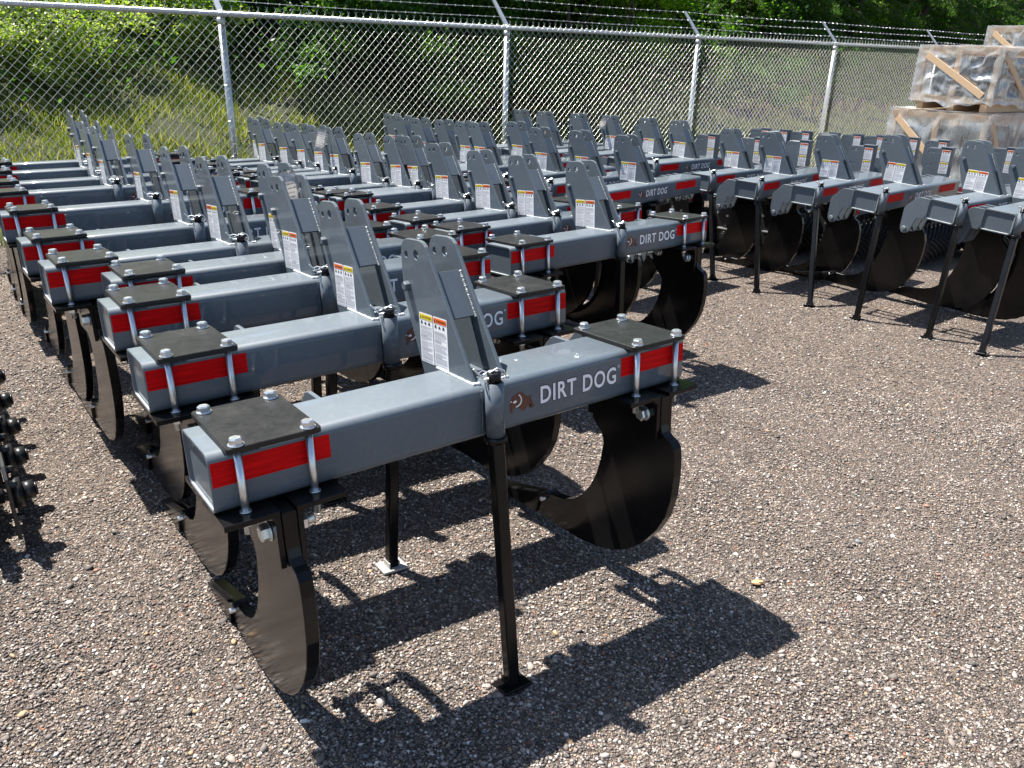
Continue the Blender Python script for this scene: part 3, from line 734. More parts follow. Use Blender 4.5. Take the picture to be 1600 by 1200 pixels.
paper('paper_note', (on_machine(ROW1, 2, (.805, .335, .33)), (R(-20), R(-6), .62)), .085, .15, 'creased white paper note standing between the mast plates of a twin-shank ripper', 'note')
paper('paper_tag', (on_machine(ROW2, 7, (.70, .36, .295)), (.0, R(14), .35)), .085, .17, 'white inspection tag hanging from a mast in the second line')
paper('paper_tag', (on_machine(ROWF, 2, (.655, .36, .30), .02), (.0, R(18), .35)), .07, .12, 'small white tag hanging from a mast along the fence')

# ------------------------------------------------------------------ fence
def build_fence():
    root = empty('chain_link_fence', FO); tag(root, 'tall galvanised chain-link fence topped with three strands of barbed wire', 'fence')
    S0, S1 = -2, 8
    def loc(s, t, z): return FD*s + FN*t + Vector((0, 0, z))
    for i in range(S0, S1):
        s = i*FSP; g = zg(*(fpt(s, 0)[:2]))
        mb = MB(); mb.cyl(loc(s, -.0, g-.1), loc(s, -.0, FTOP-.035), .036, 'galvanised', 20)
        mb.cyl(loc(s, 0, FTOP-.10), loc(s, 0, FTOP-.035), .041, 'galvanised', 20); mb.cyl(loc(s, 0, FTOP-.035), loc(s, 0, FTOP+.035), .036, 'galvanised', 20, .022)
        z = FTOP-.32
        while z > g: mb.tube([loc(s+.043*math.cos(a), -.043*math.sin(a)*1.0, z+.006*math.sin(a)) for a in [k*math.pi/6 for k in range(-1, 8)]], .0032, 'fence_wire', 5); z -= .36
        p = mb.build('fence_post', root)
        mb = MB(); a = loc(s, .0, FTOP+.02); b = loc(s, .33, FTOP+.36); d = (b-a).normalized(); sd = FD*.030; nn = d.cross(FD)*.010
        vs = [a-sd-nn, a+sd-nn, b+sd*.7-nn, b-sd*.7-nn, a-sd+nn, a+sd+nn, b+sd*.7+nn, b-sd*.7+nn]
        V = [mb.bm.verts.new(v) for v in vs]; k = mb.mi('galvanised')
        for f in ((0, 1, 2, 3), (7, 6, 5, 4), (0, 4, 5, 1), (1, 5, 6, 2), (2, 6, 7, 3), (3, 7, 4, 0)): mb.bm.faces.new([V[j] for j in f]).material_index = k
        mb.build('barbed_wire_arm', root)
    mb = MB(); mb.cyl(loc((S0-.2)*FSP, -.052, FTOP), loc((S1-.8)*FSP, -.052, FTOP), .0245, 'galvanised', 18)
    for i in range(S0*2, S1*2): mb.cyl(loc(i*FSP/2+.9, -.052, FTOP), loc(i*FSP/2+.905, -.052, FTOP), .0262, 'galvanised', 18)
    mb.build('top_rail', root)
    # barbed strands
    rnd = random.Random(8)
    for k in range(3):
        q = .30+k*.33; mb = MB(); pts = []
        for i in range(S0*4, (S1-1)*4+1):
            s = i*FSP/4; sag = -.012*math.sin(math.pi*(i % 4)/4); pts.append(loc(s, .33*q, FTOP+.02+.34*q+sag+.008))
        mb.tube(pts, .0020, 'galvanised', 5)
        L = len(pts)-1; s = 0.
        tot = (S1-1-S0)*FSP
        while s < tot:
            f = s/tot*L; j = min(int(f), L-1); p = pts[j].lerp(pts[j+1], f-j)
            for a in (rnd.uniform(0, 3), rnd.uniform(0, 3)):
                d = Vector((FN.x*math.cos(a), FN.y*math.cos(a), math.sin(a)))*.016+FD*.004
                mb.cyl(p-d, p+d, .0014, 'galvanised', 4)
            mb.cyl(p-FD*.01, p+FD*.01, .0034, 'galvanised', 5); s += .127
        mb.build('barbed_wire', root)
    # woven fabric: zigzag wires
    P = .092; dz = P/2; top = FTOP+.045; rw = .0021; Q = P/2
    n0 = int(S0*FSP/Q); n1 = int((S1-1)*FSP/Q)
    verts = []; faces = []
    for w in range(n0, n1):
        s0 = w*Q; x, y = fpt(s0, 0)[:2]; g = zg(x, y)
        nseg = int((top-g-.02)/dz)
        pc = []
        for j in range(nseg+1):
            side = (j+w) % 2; z = top-j*dz
            pc.append(loc(s0+Q*side+(.0015 if side else -.0015), -.078+(.0035 if side else -.0035), z))
        for a, b in zip(pc[:-1], pc[1:]):
            # each straight strand is its own little five-sided rod
            d = (b-a).normalized(); u = d.cross(FN).normalized(); v = d.cross(u); base = len(verts)
            for c in (a, b):
                for q in range(5): verts.append(c+u*(rw*math.cos(q*1.2566))+v*(rw*math.sin(q*1.2566)))
            for q in range(5): faces.append((base+q, base+(q+1) % 5, base+5+(q+1) % 5, base+5+q))
    me = bpy.data.meshes.new('wire_mesh'); me.from_pydata([tuple(v) for v in verts], [], faces); me.materials.append(MATS['fence_wire'])
    for p in me.polygons: p.use_smooth = True
    o = bpy.data.objects.new('wire_mesh', me); COL.objects.link(o); o.parent = root
    # twisted barbs along the top
    mb = MB()
    for w in range(n0//2, n1//2):
        s = w*P; b = loc(s, -.078, FTOP+.042)
        mb.cyl(b-Vector((0, 0, .03)), b+Vector((0, 0, .022)), .0036, 'fence_wire', 4)
        mb.cyl(b+Vector((0, 0, .018)), b+Vector((0, 0, .040))+FD*.013, .0022, 'fence_wire', 3); mb.cyl(b+Vector((0, 0, .018)), b+Vector((0, 0, .040))-FD*.013, .0022, 'fence_wire', 3)
    mb.build('wire_mesh_selvage', o)
build_fence()

# ------------------------------------------------------------------ crates
def crate(name, org, L, D, H, label, seed, contents=True, yaw=None):
    rnd = random.Random(seed); root = empty(name, org); root.rotation_euler = (0, 0, yaw if yaw is not None else .646)
    tag(root, label, 'crate', 'wooden crates wrapped in film')
    # local x along the fence, y away from the yard; the visible sides are y=0.. (x=0 face) and y=0 face
    t = .09; k = .035
    def slat(a, b, w, n):
        """board from a to b, width w, lying on a face with normal n"""
        a = Vector(a); b = Vector(b); d = (b-a); u = d.normalized(); n = Vector(n); s = u.cross(n)
        M = Matrix((u, s, n)).transposed().to_4x4(); M.translation = (a+b)/2
        mb = MB(); mb.box(-d.length/2, d.length/2, -w/2, w/2, -.0125, .0125, 'wood', .002, M); mb.build('crate_board', root)
    for (x, y) in ((0, 0), (L, 0), (0, D), (L, D)):
        mb = MB(); mb.box(x-(k if x else -k) if 0 else x-.03, x+.03, y-.03, y+.03, 0.03, H-.03, 'wood', .003); mb.build('crate_post', root)
    for z in (.05, H-.06):
        slat((-.02, -.044, z), (L+.02, -.044, z), t, (0, -1, 0)); slat((-.044, -.02, z), (-.044, D+.02, z), t, (-1, 0, 0))
        slat((-.02, D+.044, z), (L+.02, D+.044, z), t, (0, 1, 0)); slat((L+.044, -.02, z), (L+.044, D+.02, z), t, (1, 0, 0))
    n = 2
    slat((L*.5, -.046, .09), (L*.5, -.046, H-.10), t, (0, -1, 0)); slat((-.046, D*.5, .09), (-.046, D*.5, H-.10), t, (-1, 0, 0))
    slat((.05, -.072, H-.12), (L*.5-.03, -.072, .12), t, (0, -1, 0)); slat((-.072, D-.06, H-.12), (-.072, .08, .12), t*1.05, (-1, 0, 0)); slat((L*.5+.03, -.072, .12), (L-.05, -.072, H-.12), t, (0, -1, 0))
    for i in range(5): slat((-.02, (i+.5)*D/5, H-.012), (L+.02, (i+.5)*D/5, H-.012), t, (0, 0, 1))
    mb = MB()
    for y in (.06, D/2, D-.06): mb.box(0, L, y-.05, y+.05, -.11, .0, 'wood', .004)
    mb.build('skid', root)
    mb = MB(); mb.box(.0, L, .0, D, .002, .022, 'wood'); mb.build('crate_floor', root)
    # contents: dark steel implement
    mb = MB()
    mb.box(.22, L-.25, .20, D-.22, .04, H*.62, 'dark_steel', .05); mb.box(.35, L*.6, .10, D*.45, .3, H*.84, 'black_paint', .03); mb.box(.1, L*.45, D*.5, D-.12, .1, H*.8, 'grey_paint', .03)
    mb.cyl((.07, D*.30, H*.58), (.2, D*.30, H*.58), .07, 'galvanised', 20); mb.cyl((.06, D*.30, H*.58), (.072, D*.30, H*.58), .045, 'black_paint', 20)
    mb.box(L*.6, L*.9, .08, .3, .1, H*.7, 'dark_steel', .02); mb.cyl((L*.3, .06, H*.4), (L*.3, .3, H*.4), .16, 'dark_steel', 24)
    mb.build('packed_implement', root)
    # film with pulled folds
    rr = np.random.RandomState(seed); N = 34
    ph = rr.uniform(0, 6, 12); fr = rr.uniform(3, 14, 12); an = rr.uniform(0, 3.14, 12)
    def wob(u, v): return sum(math.sin(fr[i]*(u*math.cos(an[i])+v*math.sin(an[i]))*2.2+ph[i]) for i in range(12))/12
    mb = MB(); ki = mb.mi('film'); e = .085
    def sheet(fn, nu, nv):
        G = [[mb.bm.verts.new(fn(i/nu, j/nv)) for j in range(nv+1)] for i in range(nu+1)]
        for i in range(nu):
            for j in range(nv):
                f = mb.bm.faces.new((G[i][j], G[i+1][j], G[i+1][j+1], G[i][j+1])); f.material_index = ki; f.smooth = True
    def w_(u, v, s): q = min(u, 1-u, v+.02, 1-v, .12)/.12; return -abs(wob(u*1.1+s, v*.8))*.12*q
    zb = lambda u: -.02+.03*math.sin(u*9)+.02*math.sin(u*23)
    sheet(lambda u, v: (-e+u*(L+2*e), -e-w_(u, v, 0), zb(u)+v*(H+.02-zb(u))), 60, 34)
    sheet(lambda u, v: (-e-w_(u, v, 3), D+e-u*(D+2*e), zb(u)+v*(H+.02-zb(u))), 44, 34)
    sheet(lambda u, v: (-e+u*(L+2*e), -e+v*(D+2*e), H+.02+.015*wob(u*2, v*2)), 30, 24)
    sheet(lambda u, v: (L+e+w_(u, v, 6), -e+u*(D+2*e), v*(H+.02)), 16, 12); sheet(lambda u, v: (L+e-u*(L+2*e), D+e, v*(H+.02)), 16, 12)
    mb.build('plastic_film', root)
    return root
CO = Vector((7.0, 12.6, 0))
gz = zg(CO.x, CO.y)
cb = CO+Vector((0, 0, gz+.115)); hlow = 1.10-(gz+.115)
crate('wrapped_crate', cb, 2.1, 1.42, hlow, 'film-wrapped wooden crate standing on the gravel under the others', 3)
crate('wrapped_crate', CO+FN*.05+FD*.03+Vector((0, 0, 1.235)), 2.0, 1.10, .80, 'film-wrapped wooden crate with a bold diagonal board, stacked on another crate', 7)
c3 = CO+FD*2.6+FN*.25
crate('wrapped_crate', c3+Vector((0, 0, gz+.115)), 2.1, 1.5, 1.16, 'film-wrapped wooden crate behind, on the ground beside the stacked pair', 11)
crate('wrapped_crate', CO+FD*5.4+FN*1.2+Vector((0, 0, 1.30)), 2.0, 1.5, 1.22, 'film-wrapped crate topmost at the back, only its pale top boards showing', 13)
crate('wrapped_crate', CO+FD*5.4+FN*1.2+Vector((0, 0, gz+.115)), 2.0, 1.5, 1.30-gz-.25, 'film-wrapped crate at the back carrying the topmost crate', 17)

# ------------------------------------------------------------------ ground and bank
def np_mesh(name, V, Fq, mat, smooth=False):
    """V (n,3), Fq (m,k) -> mesh"""
    V = np.asarray(V, np.float32); Fq = np.asarray(Fq, np.int32); k = Fq.shape[1]
    me = bpy.data.meshes.new(name); me.vertices.add(len(V)); me.vertices.foreach_set('co', V.ravel())
    me.loops.add(Fq.size); me.loops.foreach_set('vertex_index', Fq.ravel())
    me.polygons.add(len(Fq)); me.polygons.foreach_set('loop_start', np.arange(0, Fq.size, k, dtype=np.int32))
    try: me.polygons.foreach_set('loop_total', np.full(len(Fq), k, np.int32))
    except Exception: pass
    if smooth: me.polygons.foreach_set('use_smooth', np.ones(len(Fq), bool))
    me.materials.append(MATS[mat]); me.update(calc_edges=True); me.validate(); return me
zgv = np.vectorize(zg)
def und(x, y): return .006*np.sin(x*2.1+1)*np.sin(y*1.7)+.004*np.sin(x*5.3)*np.sin(y*4.9+2)
def grid(xs, ys, zf):
    X, Y = np.meshgrid(xs, ys, indexing='ij'); Z = zf(X, Y); V = np.stack([X, Y, Z], -1).reshape(-1, 3)
    a = np.arange(len(xs)-1)[:, None]*len(ys)+np.arange(len(ys)-1)[None, :]
    return V, np.stack([a, a+len(ys), a+len(ys)+1, a+1], -1).reshape(-1, 4)
xs = np.concatenate([[-300, -120, -50, -25], np.arange(-12, 16.01, .25), [25, 50, 120, 300]])
ys = np.concatenate([[-100, -30, -8], np.arange(-2, 24.01, .25), [40, 80, 160, 300]])
V, Fq = grid(xs, ys, lambda X, Y: zgv(X, Y)+und(X, Y)-.004)
g = bpy.data.objects.new('ground', np_mesh('ground', V, Fq, 'gravel', True)); COL.objects.link(g); tag(g, kind='structure')
def rise(t, s):
    t = np.asarray(t, float); w = .12*np.sin(s*.9)+.08*np.sin(s*2.3+1)
    a = np.clip(t-.35, 0, 4.5)*.40; b = np.clip(t-4.85, 0, 9)*.55
    return a+b+w*np.clip(t/3, 0, 1)
def bank_z(s, t):
    P = np.array(FO[:2])[None]+np.outer(np.ravel(s), np.array(FD[:2]))+np.outer(np.ravel(t), np.array(FN[:2]))
    z = zgv(P[:, 0], P[:, 1])+rise(np.ravel(t), np.ravel(s))
    return P, z
ss = np.arange(-14, 44.1, .4); ts = np.concatenate([np.arange(.12, 6, .25), np.arange(6, 40, 1.)])
S_, T_ = np.meshgrid(ss, ts, indexing='ij'); P, z = bank_z(S_, T_)
nz = .05*np.sin(P[:, 0]*3.1)*np.sin(P[:, 1]*2.7)+.03*np.sin(P[:, 0]*7.3+P[:, 1]*5.1)
z = z+nz*np.clip(T_.ravel()/1.5, 0, 1)
z[T_.ravel() < .2] -= .02
a = np.arange(len(ss)-1)[:, None]*len(ts)+np.arange(len(ts)-1)[None, :]
Fb = np.stack([a, a+len(ts), a+len(ts)+1, a+1], -1).reshape(-1, 4)
o = bpy.data.objects.new('hillside', np_mesh('hillside', np.column_stack([P, z]), Fb, 'bank_soil', True)); COL.objects.link(o); tag(o, kind='structure')

# loose stones near the camera
def stones(n, seed, region, smin, smax, power=2.2, sub=True):
    rs = np.random.RandomState(seed)
    base = np.array([[1, 0, 0], [-1, 0, 0], [0, 1, 0], [0, -1, 0], [0, 0, 1], [0, 0, -1]], float)
    tri = np.array([[0, 2, 4], [2, 1, 4], [1, 3, 4], [3, 0, 4], [2, 0, 5], [1, 2, 5], [3, 1, 5], [0, 3, 5]])
    # subdivide once for rounder stones
    Vl = list(map(tuple, base)); T2 = []; mid = {}
    def m(a, b):
        k = (min(a, b), max(a, b))
        if k not in mid: p = (np.array(Vl[a])+np.array(Vl[b]))/2; Vl.append(tuple(p/np.linalg.norm(p)*1.0)); mid[k] = len(Vl)-1
        return mid[k]
    for a_, b_, c_ in (tri if sub else []):
        ab, bc, ca = m(a_, b_), m(b_, c_), m(c_, a_); T2 += [(a_, ab, ca), (ab, b_, bc), (ca, bc, c_), (ab, bc, ca)]
    B0 = np.array(Vl); T2 = np.array(T2) if sub else tri
    x, y = region(rs, n); n = len(x)
    size = smin+(smax-smin)*rs.rand(n)**power*1.0
    sc = np.stack([size*rs.uniform(.75, 1.25, n), size*rs.uniform(.55, .95, n), size*rs.uniform(.35, .65, n)], -1)/2
    V = B0[None]*(1+rs.uniform(-.22 if sub else -.38, .22 if sub else .30, (n, len(B0), 1)))*sc[:, None]
    a = rs.rand(n)*6.28; tl = rs.normal(0, .3, n)
    ca, sa = np.cos(a)[:, None], np.sin(a)[:, None]; ct, st = np.cos(tl)[:, None], np.sin(tl)[:, None]
    X, Y, Z = V[..., 0], V[..., 1], V[..., 2]
    X, Z = X*ct-Z*st, X*st+Z*ct
    X, Y = X*ca-Y*sa, X*sa+Y*ca
    zz = zgv(x, y)+und(x, y)-.004+sc[:, 2]*.45
    V = np.stack([X+x[:, None], Y+y[:, None], Z+zz[:, None]], -1).reshape(-1, 3)
    Fs = (T2[None]+(np.arange(n)*len(B0))[:, None, None]).reshape(-1, 3)
    return V, Fs
def reg_near(rs, n):
    d = 1.0+4.2*rs.rand(n)**1.15; ang = rs.uniform(-.72, .72, n)
    return d*np.sin(ang), d*np.cos(ang)
def reg_mid(rs, n):
    d = 4.5+5*rs.rand(n); ang = rs.uniform(-.65, .68, n); return d*np.sin(ang), d*np.cos(ang)
Va, Fa = stones(150000, 1, reg_near, .007, .019, 1.7, False)
Vb, Fb2 = stones(2400, 2, reg_near, .014, .032, 3.)
Vc, Fc2 = stones(45000, 5, reg_mid, .010, .026, 1.8, False)
def reg_feet(rs, n):
    c = np.array([(.026, 1.918), (-.437, 2.515), (3.427, 5.495), (3.216, 5.874), (2.835, 6.319), (2.56, 6.651), (2.209, 7.052), (1.906, 7.489)])[rs.randint(0, 8, n)]
    a = rs.rand(n)*6.28; r = .045+.05*rs.rand(n); return c[:, 0]+r*np.cos(a), c[:, 1]+r*np.sin(a)
Vd, Fd_ = stones(900, 9, reg_feet, .010, .024, 1.5)
Vs = np.concatenate([Va, Vb, Vc, Vd]); Fs = np.concatenate([Fa, Fb2+len(Va), Fc2+len(Va)+len(Vb), Fd_+len(Va)+len(Vb)+len(Vc)])
o = bpy.data.objects.new('gravel', np_mesh('gravel', Vs, Fs, 'stone', False)); COL.objects.link(o); tag(o, kind='stuff')
def one_stone(x, y, L, lab, rot):
    rs = random.Random(int(x*1000)); b = MB(); q = bmesh.new(); bmesh.ops.create_icosphere(q, subdivisions=2, radius=1)
    for v in q.verts: v.co *= rs.uniform(.82, 1.15)
    b._merge(q, 'tan_stone', False, Matrix.Translation((x, y, zg(x, y)+.006)) @ Matrix.Rotation(rot, 4, 'Z') @ Matrix.Diagonal((L/2, L*.26, L*.14, 1)))
    tag(b.build('stone'), lab, 'stone')
one_stone(.955, 2.515, .055, 'flat tan stone lying on the gravel beyond the ripper shadow', .2)

# ------------------------------------------------------------------ plants
def leaves(rs, C, size, droop=.3, aspect=.55, jit=.35, up=.55):
    """quads: one folded-ish leaf per centre. C (n,3)"""
    n = len(C); s = size*rs.uniform(1-jit, 1+jit, n)
    nrm = rs.normal(0, 1, (n, 3)); nrm[:, 2] = np.abs(nrm[:, 2])+up; nrm /= np.linalg.norm(nrm, axis=1)[:, None]
    d = rs.normal(0, 1, (n, 3)); d[:, 2] -= droop; d -= nrm*(d*nrm).sum(1)[:, None]; d /= np.linalg.norm(d, axis=1)[:, None]
    w = np.cross(nrm, d)
    a = d*s[:, None]*.5; b = w*(s*aspect)[:, None]*.5; m = d*(s*.08)[:, None]
    V = np.stack([C-a, C+b-m, C+a, C-b-m], 1).reshape(-1, 3)
    return V, np.arange(4*n).reshape(-1, 4)
def crown_points(rs, n, rad, hz, clumps, csize, inner=.35):
    """leaf positions gathered in clumps over an uneven ellipsoid; open between the clumps"""
    dirs = rs.normal(0, 1, (clumps, 3)); dirs /= np.linalg.norm(dirs, axis=1)[:, None]
    rr = inner+(1-inner)*rs.rand(clumps)**.45
    cc = dirs*rr[:, None]*np.array([rad, rad, hz])*rs.uniform(.8, 1.15, (clumps, 1))
    k = rs.randint(0, clumps, n); cs = csize*rs.uniform(.5, 1.4, clumps)
    P = cc[k]+rs.normal(0, 1, (n, 3))*cs[k][:, None]*np.array([.55, .55, .35])
    return P, cc
def limb(mb, p, q, r0, r1, rnd, seg=4, m='tree_bark', n=7):
    p = Vector(p); q = Vector(q); last = p; lr_ = r0; L = (q-p).length
    for i in range(1, seg+1):
        t = i/seg; c = p.lerp(q, t)+Vector((rnd.uniform(-1, 1), rnd.uniform(-1, 1), rnd.uniform(-.5, .5)))*L*.035*(1 if i < seg else 0); r = r0+(r1-r0)*t
        mb.cyl(last, c, lr_, m, n, r); last = c; lr_ = r
def build_tree(name, seed, h, rad, hz, base, leafm, n, size, clumps=46, csize=.5, tr=.12, droop=.3):
    rs = np.random.RandomState(seed); rnd = random.Random(seed)
    root = empty(name)
    P, cc = crown_points(rs, n, rad, hz, clumps, csize); P[:, 2] += base+hz
    V, Fl = leaves(rs, P, size, droop)
    me = np_mesh('crown', V, Fl, leafm); c = bpy.data.objects.new('crown', me); COL.objects.link(c); c.parent = root
    mb = MB(); top = base+hz*1.3
    limb(mb, (0, 0, -.4), (rnd.uniform(-.08, .08), rnd.uniform(-.08, .08), top), tr, tr*.25, rnd, 7)
    mb.build('trunk', root)
    mb = MB()
    for i in range(0, clumps, 3):
        q = Vector(cc[i]); q.z += base+hz; z0 = max(base*.6, q.z-rnd.uniform(.5, 1.6)); limb(mb, (0, 0, min(z0, top-.1)), q, tr*.35, .008, rnd, 4, n=5)
    mb.build('branches', root)
    return root
def build_conifer(seed, h, rad, n, m='needle_leaf'):
    rs = np.random.RandomState(seed); rnd = random.Random(seed); root = empty('conifer_tree')
    pts = []; mb = MB()
    nb = 90
    for i in range(nb):
        z = .6+(h-.8)*(i/nb)**1.1; a = i*2.4+rs.rand()*.5; L = rad*(1-z/h)**.75*rs.uniform(.75, 1.15)+.25
        d = np.array([math.cos(a), math.sin(a), 0]); k = int(n/nb*(.4+1.2*L/rad))
        t = rs.rand(k)**.7; side = rs.normal(0, .13+.10*L, k)*t**.5*(1.1-t); z_ = z+.10*L*np.sin(t*2)-.34*L*t**2
        hang = np.abs(rs.normal(0, .16, k))
        nrm = np.array([-d[1], d[0], 0])
        pts.append(np.outer(t*L, d)+np.outer(side, nrm)+np.stack([0*z_, 0*z_, z_-hang*np.abs(side)*2.2-.05*rs.rand(k)], -1))
        q = Vector((d[0]*L*.9, d[1]*L*.9, z+.09*L-.27*L)); mid = Vector((d[0]*L*.5, d[1]*L*.5, z+.05*L))
        mb.cyl((0, 0, z-.05), mid, .022, 'tree_bark', 5, .014); mb.cyl(mid, q, .014, 'tree_bark', 5, .005)
    mb.build('branches', root)
    P = np.concatenate(pts); V, Fl = leaves(rs, P, .085, 1.2, .22, .4, .3)
    c = bpy.data.objects.new('crown', np_mesh('crown', V, Fl, m)); COL.objects.link(c); c.parent = root
    mb = MB(); limb(mb, (0, 0, -.4), (0, 0, h*.97), .16, .02, rnd, 8); mb.build('trunk', root)
    return root
def build_shrub(seed, rad, hz, n, size, m, name='shrub'):
    rs = np.random.RandomState(seed); rnd = random.Random(seed); root = empty(name)
    P, cc = crown_points(rs, n, rad, hz, 26, .26, .2); P[:, 2] += hz*.85; P = P[P[:, 2] > .02]
    V, Fl = leaves(rs, P, size, .0)
    c = bpy.data.objects.new('foliage', np_mesh('foliage', V, Fl, m)); COL.objects.link(c); c.parent = root
    mb = MB()
    for i in range(0, 26, 2): q = Vector(cc[i]); q.z = max(q.z+hz*.85, .25); limb(mb, (q.x*.1, q.y*.1, -.1), q, .014, .004, rnd, 3, n=4)
    mb.build('stems', root); return root
def at(o, s, t, rot, sc, label, cat, grp, dz=0.):
    P, z = bank_z([s], [t]); o.location = (P[0, 0], P[0, 1], z[0]+dz); o.rotation_euler = (0, 0, rot); o.scale = (sc, sc, sc*1.0)
    tag(o, label, cat, grp)
used = set()
def place(proto, *a):
    o = proto if proto.name not in used else copy_tree(proto)
    used.add(proto.name); at(o, *a); return o
TD = build_tree('broadleaf_tree', 21, 7, 2.3, 2.5, 1.3, 'leaf_dark', 30000, .105, 60, .55, .13)
TM = build_tree('broadleaf_tree', 22, 7, 2.1, 2.4, 1.2, 'leaf_mid', 26000, .10, 52, .5, .10)
TB = build_tree('broadleaf_tree', 23, 5, 1.25, 1.9, .5, 'leaf_bright', 11000, .085, 34, .34, .05, .5)
TC = build_conifer(31, 8.5, 2.7, 52000)
SS = build_shrub(41, .85, .75, 5200, .055, 'leaf_straw'); SG = build_shrub(42, .95, .85, 6500, .065, 'leaf_mid'); SDk = build_shrub(43, 1.1, 1.1, 8000, .08, 'leaf_dark')
gt = 'trees on the bank behind the fence'
rnd = random.Random(77)
# tall dark trees whose crowns shade the bank
T = lambda p, S, t, r, sc, l, g=gt: place(p, S, t, r, sc, l, 'tree', g)
T(TD, 3.4, 8.2, .3, 1.25, 'dark leafy tree on the bank just right of the first fence post in view')
T(TD, 5.4, 7.0, 2.1, 1.15, 'dark leafy tree over the middle of the widest fence panel')
T(TD, -2.0, 15.0, 4.0, 1.35, 'dark leafy tree high on the bank over the straw-coloured shrubs')
T(TD, 6.4, 11.5, 1.1, 1.35, 'dark leafy tree set back just before the second fence post')
T(TD, 11.6, 14.5, 5.1, 1.35, 'dark leafy tree set back behind the bright saplings')
T(TD, -7.0, 14.5, 3.0, 1.2, 'dark leafy tree at the open end of the bank above grass')
T(TD, 18.8, 13.0, 2.6, 1.25, 'dark leafy tree between the drooping conifers')
T(TD, 27.5, 13.5, .8, 1.4, 'dark leafy tree rising behind the wrapped crates')
T(TM, .8, 13.5, .5, 1.3, 'mid-green tree at the top of the bank above dark undergrowth')
T(TM, 9.2, 16.5, 2.2, 1.4, 'mid-green tree behind the bright saplings, high on the bank')
T(TM, 15.6, 15.5, 3.9, 1.4, 'mid-green tree behind the first conifer')
T(TM, 13.2, 9.5, 1.7, .95, 'mid-green tree with thin dark trunks beside the bright saplings')
T(TM, 22.6, 12.5, 5.2, 1.45, 'mid-green tree over the last fence panel before the crates')
T(TM, 34.0, 10.0, 1.2, 1.45, 'mid-green tree far along the fence beyond the crates')
T(TM, 5.0, 14.5, 3.3, 1.45, 'mid-green tree on top of the bank behind the dark ones')
gb = 'bright saplings behind the fence'
T(TB, 8.5, 4.6, 0, 1.2, 'bright yellow-green sapling leaning over the barbed wire past the second post', gb)
T(TB, 9.9, 5.3, 1.9, 1.4, 'tallest bright yellow-green sapling, in the sun between second and third posts', gb)
T(TB, 10.6, 4.2, 4.1, .85, 'short bright sapling low behind the wire near the third post', gb)
T(TB, 20.6, 5.2, 2.7, .7, 'small bright sapling below the conifer boughs', gb)
T(TB, 7.3, 5.6, 2.9, 1.3, 'bright sapling in the shade edge beside the second post', gb)
T(TB, 9.2, 3.6, .9, .95, 'bright sapling nearest the wire, in front of its taller neighbour', gb)
T(TC, 15.4, 6.4, .4, 1.0, 'conifer with drooping boughs behind the third fence post')
T(TC, 17.4, 5.6, 2.3, 1.1, 'conifer with drooping boughs behind the fourth fence post')
T(TC, 20.8, 6.0, 4.2, 1.15, 'conifer with drooping boughs behind the last post before the crates')
T(TC, 25.0, 6.0, 5.5, 1.2, 'conifer with dark boughs above the wrapped crates')
T(TC, 30.5, 6.5, 1.5, 1.3, 'conifer beyond the wrapped crates at the far end of the fence')
T(TC, 13.9, 4.8, 5.1, .7, 'low conifer close behind the wire just past the third fence post')
T(TC, 15.0, 4.2, 1.2, .85, 'low conifer close behind the wire between third and fourth posts')
T(TC, 18.2, 4.4, 2.9, .85, 'low conifer close behind the wire past the fourth fence post')
T(TC, 21.6, 4.3, 4.9, .9, 'low conifer close behind the wire before the crates')
T(TC, 24.6, 4.5, .2, .9, 'low conifer close behind the wire at the crates')
T(TC, 37.5, 7.0, 3.5, 1.4, 'last conifer far beyond the wrapped crates')
gs = 'shrubs on the bank behind the fence'
lab = ['low on the bank', 'halfway up the bank', 'near the top of the bank', 'beside a gap in the undergrowth', 'under the tree boughs', 'just above the grass', 'in a dense cluster', 'at the edge of the shade']
seen_lab = {}
def shlab(kind, wh, s, t):
    q = (s/FSP) % 1
    a = 'low' if t < 4.25 else ('mid-height' if t < 6 else 'high')
    b = 'by the post' if q < .3 else ('towards the next post' if q > .65 else 'at mid panel')
    l = '%s %s shrub %s, %s' % (a, kind, wh, b)
    seen_lab[l] = seen_lab.get(l, 0)+1
    return l if seen_lab[l] == 1 else '%s %s shrub %s, %s, %s there' % (a, kind, wh, b, ORD[seen_lab[l]-1])
num = 0
def shr(p, s, t, sc, kind):
    global num
    post = s/FSP
    wh = 'before the first fence post' if post < -.15 else ('behind the %s fence panel' % ORD[min(int(max(post, 0)), 9)])
    place(p, s, t, rnd.uniform(0, 6.28), sc, shlab(kind, wh, s, t), 'shrub', gs); num += 1
for s, t, sc in ((-3.4, 4.6, 1.0), (-2.2, 3.9, .9), (-1.3, 5.0, 1.1), (-3.1, 6.2, 1.2), (-.4, 4.2, .95), (-1.9, 6.6, 1.25), (-4.6, 5.2, 1.1), (.3, 5.3, 1.0), (-.7, 6.4, 1.2), (-3.9, 7.4, 1.3), (-2.5, 7.9, 1.4), (-5.9, 6.1, 1.2), (7.9, 3.6, .7), (12.6, 3.5, .7), (1.0, 4.4, .9), (-1.2, 4.0, .8)):
    shr(SS, s, t, sc, 'straw-coloured')
for s, t, sc in ((-2.8, 5.3, 1.0), (-1.0, 7.3, 1.2), (.9, 4.6, .9), (-5.0, 7.2, 1.3), (6.3, 3.6, .7), (8.3, 3.5, .8), (9.6, 3.9, .9), (12.6, 3.6, .8), (-3.7, 9.0, 1.4), (17.9, 3.6, .8), (.4, 6.0, 1.0), (1.6, 5.0, .8)):
    shr(SG, s, t, sc, 'mid-green')
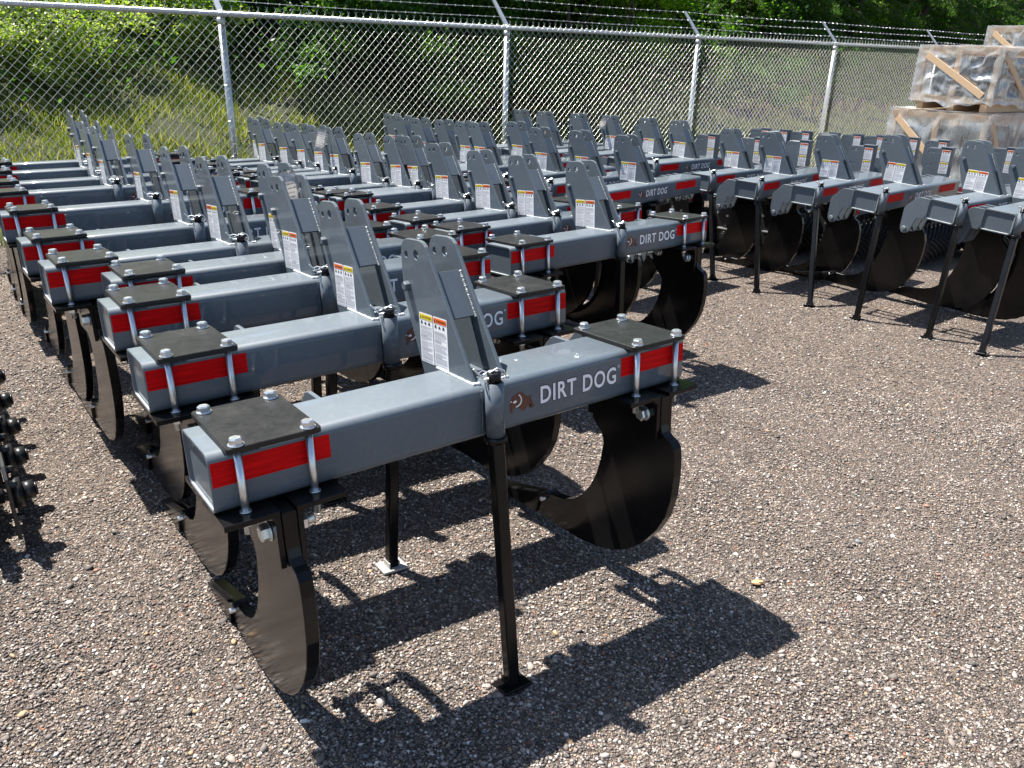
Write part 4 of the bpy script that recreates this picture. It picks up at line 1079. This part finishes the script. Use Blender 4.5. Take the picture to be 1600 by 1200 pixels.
for s, t, sc in ((2.2, 6.2, 1.1), (3.0, 4.4, 1.1), (3.9, 4.0, 1.1), (5.0, 4.3, 1.2), (6.1, 4.1, 1.1), (3.6, 5.6, 1.3), (5.0, 5.9, 1.3), (6.6, 5.5, 1.3), (8.0, 6.6, 1.4), (9.6, 7.5, 1.4), (11.6, 5.9, 1.3), (13.3, 4.3, 1.2), (15.0, 4.4, 1.3), (17.5, 6.6, 1.3), (19.0, 4.3, 1.2), (21.6, 4.6, 1.3), (2.8, 8.4, 1.5), (5.0, 8.6, 1.5), (23.6, 4.6, 1.3), (26, 4.6, 1.3), (28.6, 5.0, 1.5), (16.4, 5.0, 1.3), (11.0, 7.8, 1.4), (2.6, 3.1, .8), (4.4, 2.8, .8), (5.6, 3.0, .8), (6.8, 2.9, .75), (12.4, 2.9, .8), (14.3, 2.6, .85), (16.0, 2.7, .85), (17.8, 2.6, .9), (19.6, 2.7, .9), (21.4, 2.6, .9), (23.2, 2.8, .9), (25.2, 3.0, 1.0)):
    shr(SDk, s, t, sc, 'dark green')

# undergrowth leaves and grass on the bank (uncountable)
def scatter_bank(n, seed, s0, s1, t0, t1, hgt, size, aspect, upn, dens=None):
    rs = np.random.RandomState(seed); s = rs.uniform(s0, s1, n); t = t0+(t1-t0)*rs.rand(n)
    if dens is not None: k = rs.rand(n) < dens(s, t); s = s[k]; t = t[k]
    P, z = bank_z(s, t); C = np.column_stack([P, z+np.abs(rs.normal(0, hgt, len(s)))])
    return rs, C
rs, C = scatter_bank(170000, 51, -8, 36, 3.2, 14, .22, .08, .6, .8, lambda s, t: np.clip((t-3.)/2, .1, 1))
V, Fl = leaves(rs, C, .10, 0, .6, .4, .6)
o = bpy.data.objects.new('undergrowth', np_mesh('undergrowth', V, Fl, 'leaf_dark')); COL.objects.link(o); tag(o, kind='stuff')
def grass(n, seed, s0, s1, t0, t1, h0, h1, dens=None):
    rs, C = scatter_bank(n, seed, s0, s1, t0, t1, .0, 0, 0, 0, dens); n = len(C)
    h = rs.uniform(h0, h1, n); a = rs.rand(n)*6.28; w = rs.uniform(.004, .009, n)
    ln = rs.normal(0, .28, (n, 2))*h[:, None]
    side = np.stack([np.cos(a)*w, np.sin(a)*w, 0*a], -1)
    m = C+np.stack([ln[:, 0]*.35, ln[:, 1]*.35, h*.6], -1); tip = C+np.stack([ln[:, 0], ln[:, 1], h], -1)
    V = np.stack([C-side, C+side, m+side*.7, tip, m-side*.7], 1).reshape(-1, 3)
    return V, np.arange(5*n).reshape(-1, 5)
cl = lambda s, t: .25+.75*(np.sin(s*2.7+np.sin(t*3.1)*1.5)*np.sin(t*2.3+s*.8) > -.35)
V, Fl = grass(200000, 61, -7, 24, .0, 5.4, .04, .17, cl)
o = bpy.data.objects.new('grass', np_mesh('grass', V, Fl, 'grass_blade')); COL.objects.link(o); tag(o, kind='stuff')
